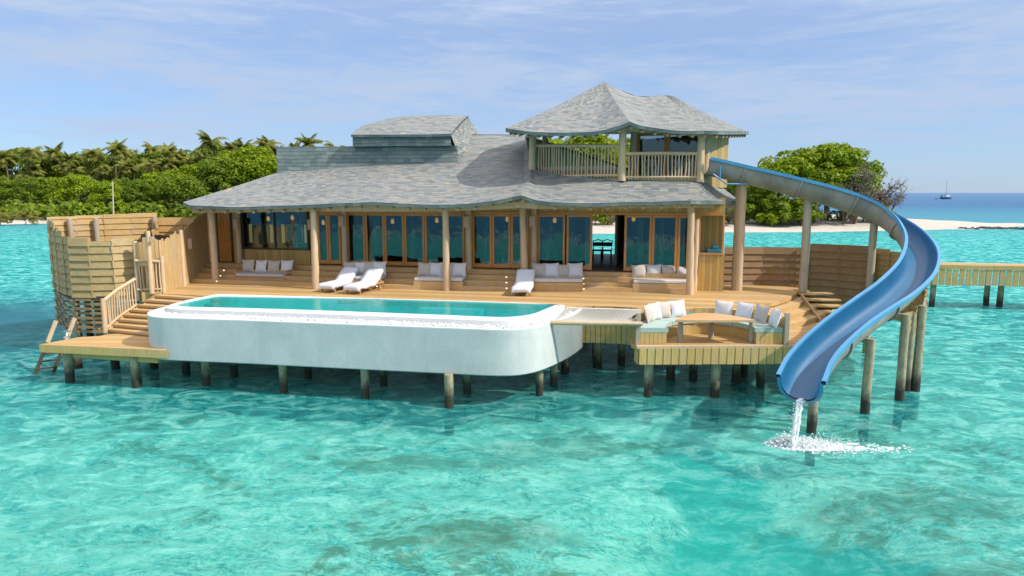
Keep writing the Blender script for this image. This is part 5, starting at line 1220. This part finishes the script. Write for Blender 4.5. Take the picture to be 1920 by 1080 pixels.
m = MB(); m.log((b.x, b.y, Z0), t_, .085, 12, 8); m.build('pole', 'log', SH); h = D(288, 447, 24.5); m = MB(); m.tube([D(278, 444, 24.6), h+Vector((0, 0, .06)), h], [.02, .02, .02], 6); m.tube([h, h-Vector((0, 0, .03))], [.05, .1], 10); m.build('shower_head', 'metal', SH); settle(SH)

RF = thing('privacy_fence', 'curved brown plank fence behind the slide on the right', 'fence')
def fx(px, d): return D(px, 480, d)
seg1 = [fx(1358, 26.9), fx(1400, 27.0), fx(1450, 26.9), fx(1508, 26.6)]
m = MB(); woven(m, seg1, [2.2]*4, [3.82, 3.80, 3.78, 3.76], 1.45, .26); m.build('panel', 'fence_brown', RF)
seg2 = [fx(1508, 26.55), fx(1570, 26.0), fx(1640, 25.0)]
m = MB(); woven(m, seg2, [1.5]*3, [3.98, 3.98, 3.98], 1.35, .27); m.build('panel', 'fence_brown', RF)
seg3 = [fx(1640, 24.98), fx(1690, 24.0), fx(1732, 22.6), fx(1744, 21.2), fx(1735, 20.1), fx(1702, 19.6)]
m = MB(); woven(m, seg3, [1.4, 1.4, 1.45, 1.6, 1.7, 1.7], [3.9, 3.8, 3.4, 2.9, 2.55, 2.35], .62, .19); m.build('panel', 'fence_wood', RF)
for (px, d, zt_) in ((1512, 26.35, 3.95), (1636, 24.8, 4.4), (1720, 19.9, 2.4)): b = fx(px, d); m = MB(); m.log((b.x, b.y, -2.2), (b.x, b.y, zt_), .12); m.build('post', 'pile' if px == 1720 else 'log_grey', RF)
settle(RF)

# ================================================================== JETTY
JT = thing('jetty', 'long timber jetty with slatted skirt running off to the right', 'jetty'); jz = 2.2
ja, jb = G(1690, 497, jz), G(2250, 506, jz)
X = (jb-ja).normalized(); Yn = Vector((-X.y, X.x, 0)); W = (jb-ja).length
m = MB(); m.box((ja+jb)/2+Yn*.9+Vector((0, 0, -.04)), W, 1.8, .08, X=X); m.build('deck_boards', 'deck', JT)
m = MB(); m.box((ja+jb)/2+Yn*.0+Vector((0, 0, -.06)), W, .12, .22, X=X); m.build('edge_beam', 'fascia', JT)
m = MB(); s = .1
while s < W: m.box(ja+X*s+Yn*-.02+Vector((0, 0, -.58+random.uniform(-.03, .03))), .245, .04, .82, X=X); s += .31
tag(m.build('slat_skirt', 'fascia', JT))
for px, o in ((1748, 0), (1862, .5), (1875, -.0), (1748, 1.5), (1990, 0), (2110, 0)):
    b = D(px, 560, ja.y+.15); m = MB(); m.log((b.x, b.y+o, -2.5), (b.x, b.y+o, jz-.1), .15); m.build('pile', 'pile', JT)
settle(JT)

# ================================================================== SLIDE
SLD = thing('water_slide', 'long curving blue water slide dropping from the balcony to the lagoon', 'water slide')
# centre line: pixel of trough bottom, distance, bank in degrees
CL = [(1322, 326, 25.6, 0), (1360, 334, 25.5, 0), (1402, 344, 25.35, 0), (1455, 357, 25.2, 2), (1508, 371, 25.0, 4), (1560, 386, 24.8, 7), (1610, 403, 24.5, 10), (1655, 425, 24.0, 14), (1692, 455, 23.2, 18), (1712, 490, 22.2, 20), (1706, 530, 21.0, 18), (1675, 570, 19.8, 12), (1632, 605, 18.8, 6), (1588, 640, 17.9, 2), (1548, 678, 17.0, 0), (1518, 715, 16.3, 0), (1502, 748, 15.7, 0)]
cl = smoothline([D(p, y, d) for p, y, d, b in CL], 6); bk_ = smoothline([Vector((b, 0, 0)) for p, y, d, b in CL], 6)
ns = len(cl); HW = .455; DP = .54; prof = []
for k in range(15): t = math.radians(180+180*k/14); prof.append((HW*math.copysign(abs(math.cos(t))**.72, math.cos(t)), DP-DP*abs(math.sin(t))**.85))
inner_ = prof; 
def frames():
    for i in range(ns):
        T = (cl[min(i+1, ns-1)]-cl[max(i-1, 0)]).normalized(); S = T.cross(Vector((0, 0, 1))).normalized(); U = S.cross(T).normalized(); R_ = Matrix.Rotation(math.radians(-bk_[i].x), 3, T)
        yield cl[i], T, R_ @ S, R_ @ U
FR = list(frames())
def sweep(m, prof, mi=0, smooth=True, a=0, b=None, flip=False, closed=False):
    b = b or ns; k = len(prof); vs = []
    for c, T, S, U in FR[a:b]:
        for x, z in prof: vs.append(c+S*x+U*z)
    kk = k if closed else k-1
    fs = [(i*k+j, i*k+(j+1) % k, (i+1)*k+(j+1) % k, (i+1)*k+j) for i in range(b-a-1) for j in range(kk)]
    if flip: fs = [f[::-1] for f in fs]
    m.add(vs, fs, mi, smooth=smooth)
m = MB(); sweep(m, inner_); m.build('trough', 'slide_blue', SLD)
m = MB(); outp = [(x*1.09, z-.05*(1-z/DP)) for x, z in prof]; sweep(m, outp, flip=True); m.build('outer_shell', 'slide_shell', SLD)
m = MB()
for s in (-1, 1): lp_ = [(s*(HW+.0), DP), (s*(HW+.0), DP+.06), (s*(HW+.10), DP+.06), (s*(HW+.10), DP-.05), (s*(HW+.04), DP-.05)]; sweep(m, lp_, smooth=False, closed=True)
m.build('rim', 'slide_lip', SLD)
m = MB(); c, T, S, U = FR[-1]; fl_ = [(HW*1.12*math.cos(math.radians(180+180*k/14)), DP+(DP*1.06)*math.sin(math.radians(180+180*k/14))) for k in range(15)]
vs = [c+S*x+U*z for x, z in outp]+[c+T*.06+S*x*1.05+U*(z-.02) for x, z in outp]+[c+T*.06+S*x*.9+U*(z+.03) for x, z in outp]; k = 15
m.add(vs, [(j, j+1, k+j+1, k+j) for j in range(14)]+[(k+j, k+j+1, 2*k+j+1, 2*k+j) for j in range(14)], smooth=True); m.build('end_lip', 'slide_lip', SLD)
for i in range(10, ns-4, 12):
    m = MB(); c, T, S, U = FR[i]; vs = []
    for o_ in (-.035, .035):
        for x, z in outp: vs.append(c+T*o_+S*x*1.0+U*z)
        for x, z in outp: vs.append(c+T*o_+S*x*1.09+U*(z-.055*(1-z/DP)-.01))
    fs = []
    for j in range(14): fs += [(j, j+1, 16+j, 15+j), (30+j, 45+j, 46+j, 31+j), (15+j, 16+j, 46+j, 45+j)]
    m.add(vs, fs); m.build('flange', 'slide_shell', SLD)
m = MB(); sweep(m, [(-.62, -.02), (-.62, .07)], a=0, b=2)
def spost(px, py, zb, ztop, r=.14, mat='log', d=None, lab=None):
    b = G(px, py, zb); m = MB(); m.log((b.x, b.y, zb if zb > 0 else -2.2), (b.x, b.y, ztop), r, 12, 10, 0, .96); o = m.build('support_post', mat, SLD); return o
def under(x, y):  # slide underside height nearest to a plan point
    i = min(range(ns), key=lambda i: (cl[i].x-x)**2+(cl[i].y-y)**2); return cl[i]
for (i, zb, mat, r) in ((11, Z0, 'log', .15), (10, Z0, 'rafter', .12), (25, Z0, 'log_grey', .15), (40, 1.0, 'log_grey', .13)):
    c = FR[i][0]; m = MB(); m.log((c.x+.0, c.y+.06, zb), (c.x, c.y+.06, c.z-.02), r, 12, 10, 0, .96); m.build('support_post', mat, SLD)
for (px, py) in ((1521, 811), (1622, 774), (1686, 750), (1716, 733)):
    b = G(px, py, 0); u = under(b.x, b.y); m = MB(); z = min(u.z-.02, u.z); 
    m.log((b.x, b.y, -2.8), (b.x, b.y, z if px != 1716 else 2.6), .125, 12, 10); m.build('support_post', 'pile', SLD)
    if px in (1622, 1686): m = MB(); m.beam((b.x, b.y, z-.08), (u.x, u.y, u.z-.08), .12, .12); m.build('bracket', 'log_grey', SLD)
c, T, S, U = FR[4]; m = MB(); m.tube([FR[1][0]+Vector((0, -.6, -.0)), FR[5][0]+Vector((0, -.6, -.25)), FR[11][0]+Vector((0, -.35, -.06))], .03, 8); m.tube([FR[3][0]+Vector((0, -.6, .35)), FR[3][0]+Vector((0, -.6, -.15))], .03, 8); m.build('safety_rail', 'slide_lip', SLD)
settle(SLD, (6.5, 15.5, 0))
for px, y0, y1 in ((1308, 263, 275), (1317, 269, 281)):
    pass
# water pouring out and splashing --------------------------------------
random.seed(81); e = FR[-1][0]+FR[-1][1]*.08; m = MB()
for k in range(5):
    pts = []; ox, oy = random.uniform(-.06, .06), random.uniform(-.05, .05); v = FR[-1][1]*random.uniform(.9, 1.5); z0_ = e.z+.03
    for i in range(9): t = i/8*math.sqrt(2*(z0_)/9.8)*1.02; pts.append(Vector((e.x+ox+v.x*t, e.y+oy+v.y*t, max(0, z0_+v.z*.15*t-4.9*t*t))))
    m.tube(pts, [.035+.012*i/8+random.uniform(-.012, .012) for i in range(9)], 7, 0, False, .3)
land_ = pts[-1]
for k in range(160): f = random.random(); p = e.lerp(land_, f); m.blob((p.x+random.gauss(0, .06), p.y+random.gauss(0, .06), e.z*(1-f*f)), random.uniform(.008, .02), 0, 5, 3, .2)
tag(m.build('falling_water', 'foam'), 'thin white stream of water falling from the end of the slide', 'water stream', kind='stuff')
m = MB()
for k in range(7000):
    a = abs(random.gauss(0, .75)) if random.random() < .75 else random.gauss(0, .14); sp = .07+.09*a; x = land_.x-.12+a; y = land_.y+.25-a*.05+random.gauss(0, sp)*1.5; hh = max(0, random.gauss(-.02, .10))*math.exp(-abs(a-.2)*1.2); r = random.uniform(.005, .02)*(1.2-.3*min(a, 2))
    if r > .004: m.blob((x, y, hh), (r*1.5, r*1.3, r*.7), 0, 4, 3, .3)
for k in range(90):
    a = abs(random.gauss(0, .7)); rr = random.uniform(.05, .16)*(1.1-.2*a); m.blob((land_.x-.1+a, land_.y+.22-a*.05+random.gauss(0, .16), .004), (rr*1.5, rr*.8, .012), 0, 9, 4, .35)
for k in range(140): x = land_.x+1.9+random.gauss(0, .5); m.blob((x, land_.y+.02+random.gauss(0, .12), .0), (random.uniform(.02, .06), .02, .012), 0, 5, 3, .3)
tag(m.build('splash', 'foam'), 'white splash and foam where the slide water hits the lagoon', 'splash', kind='stuff')
settle(V, (0, 29, Z0))
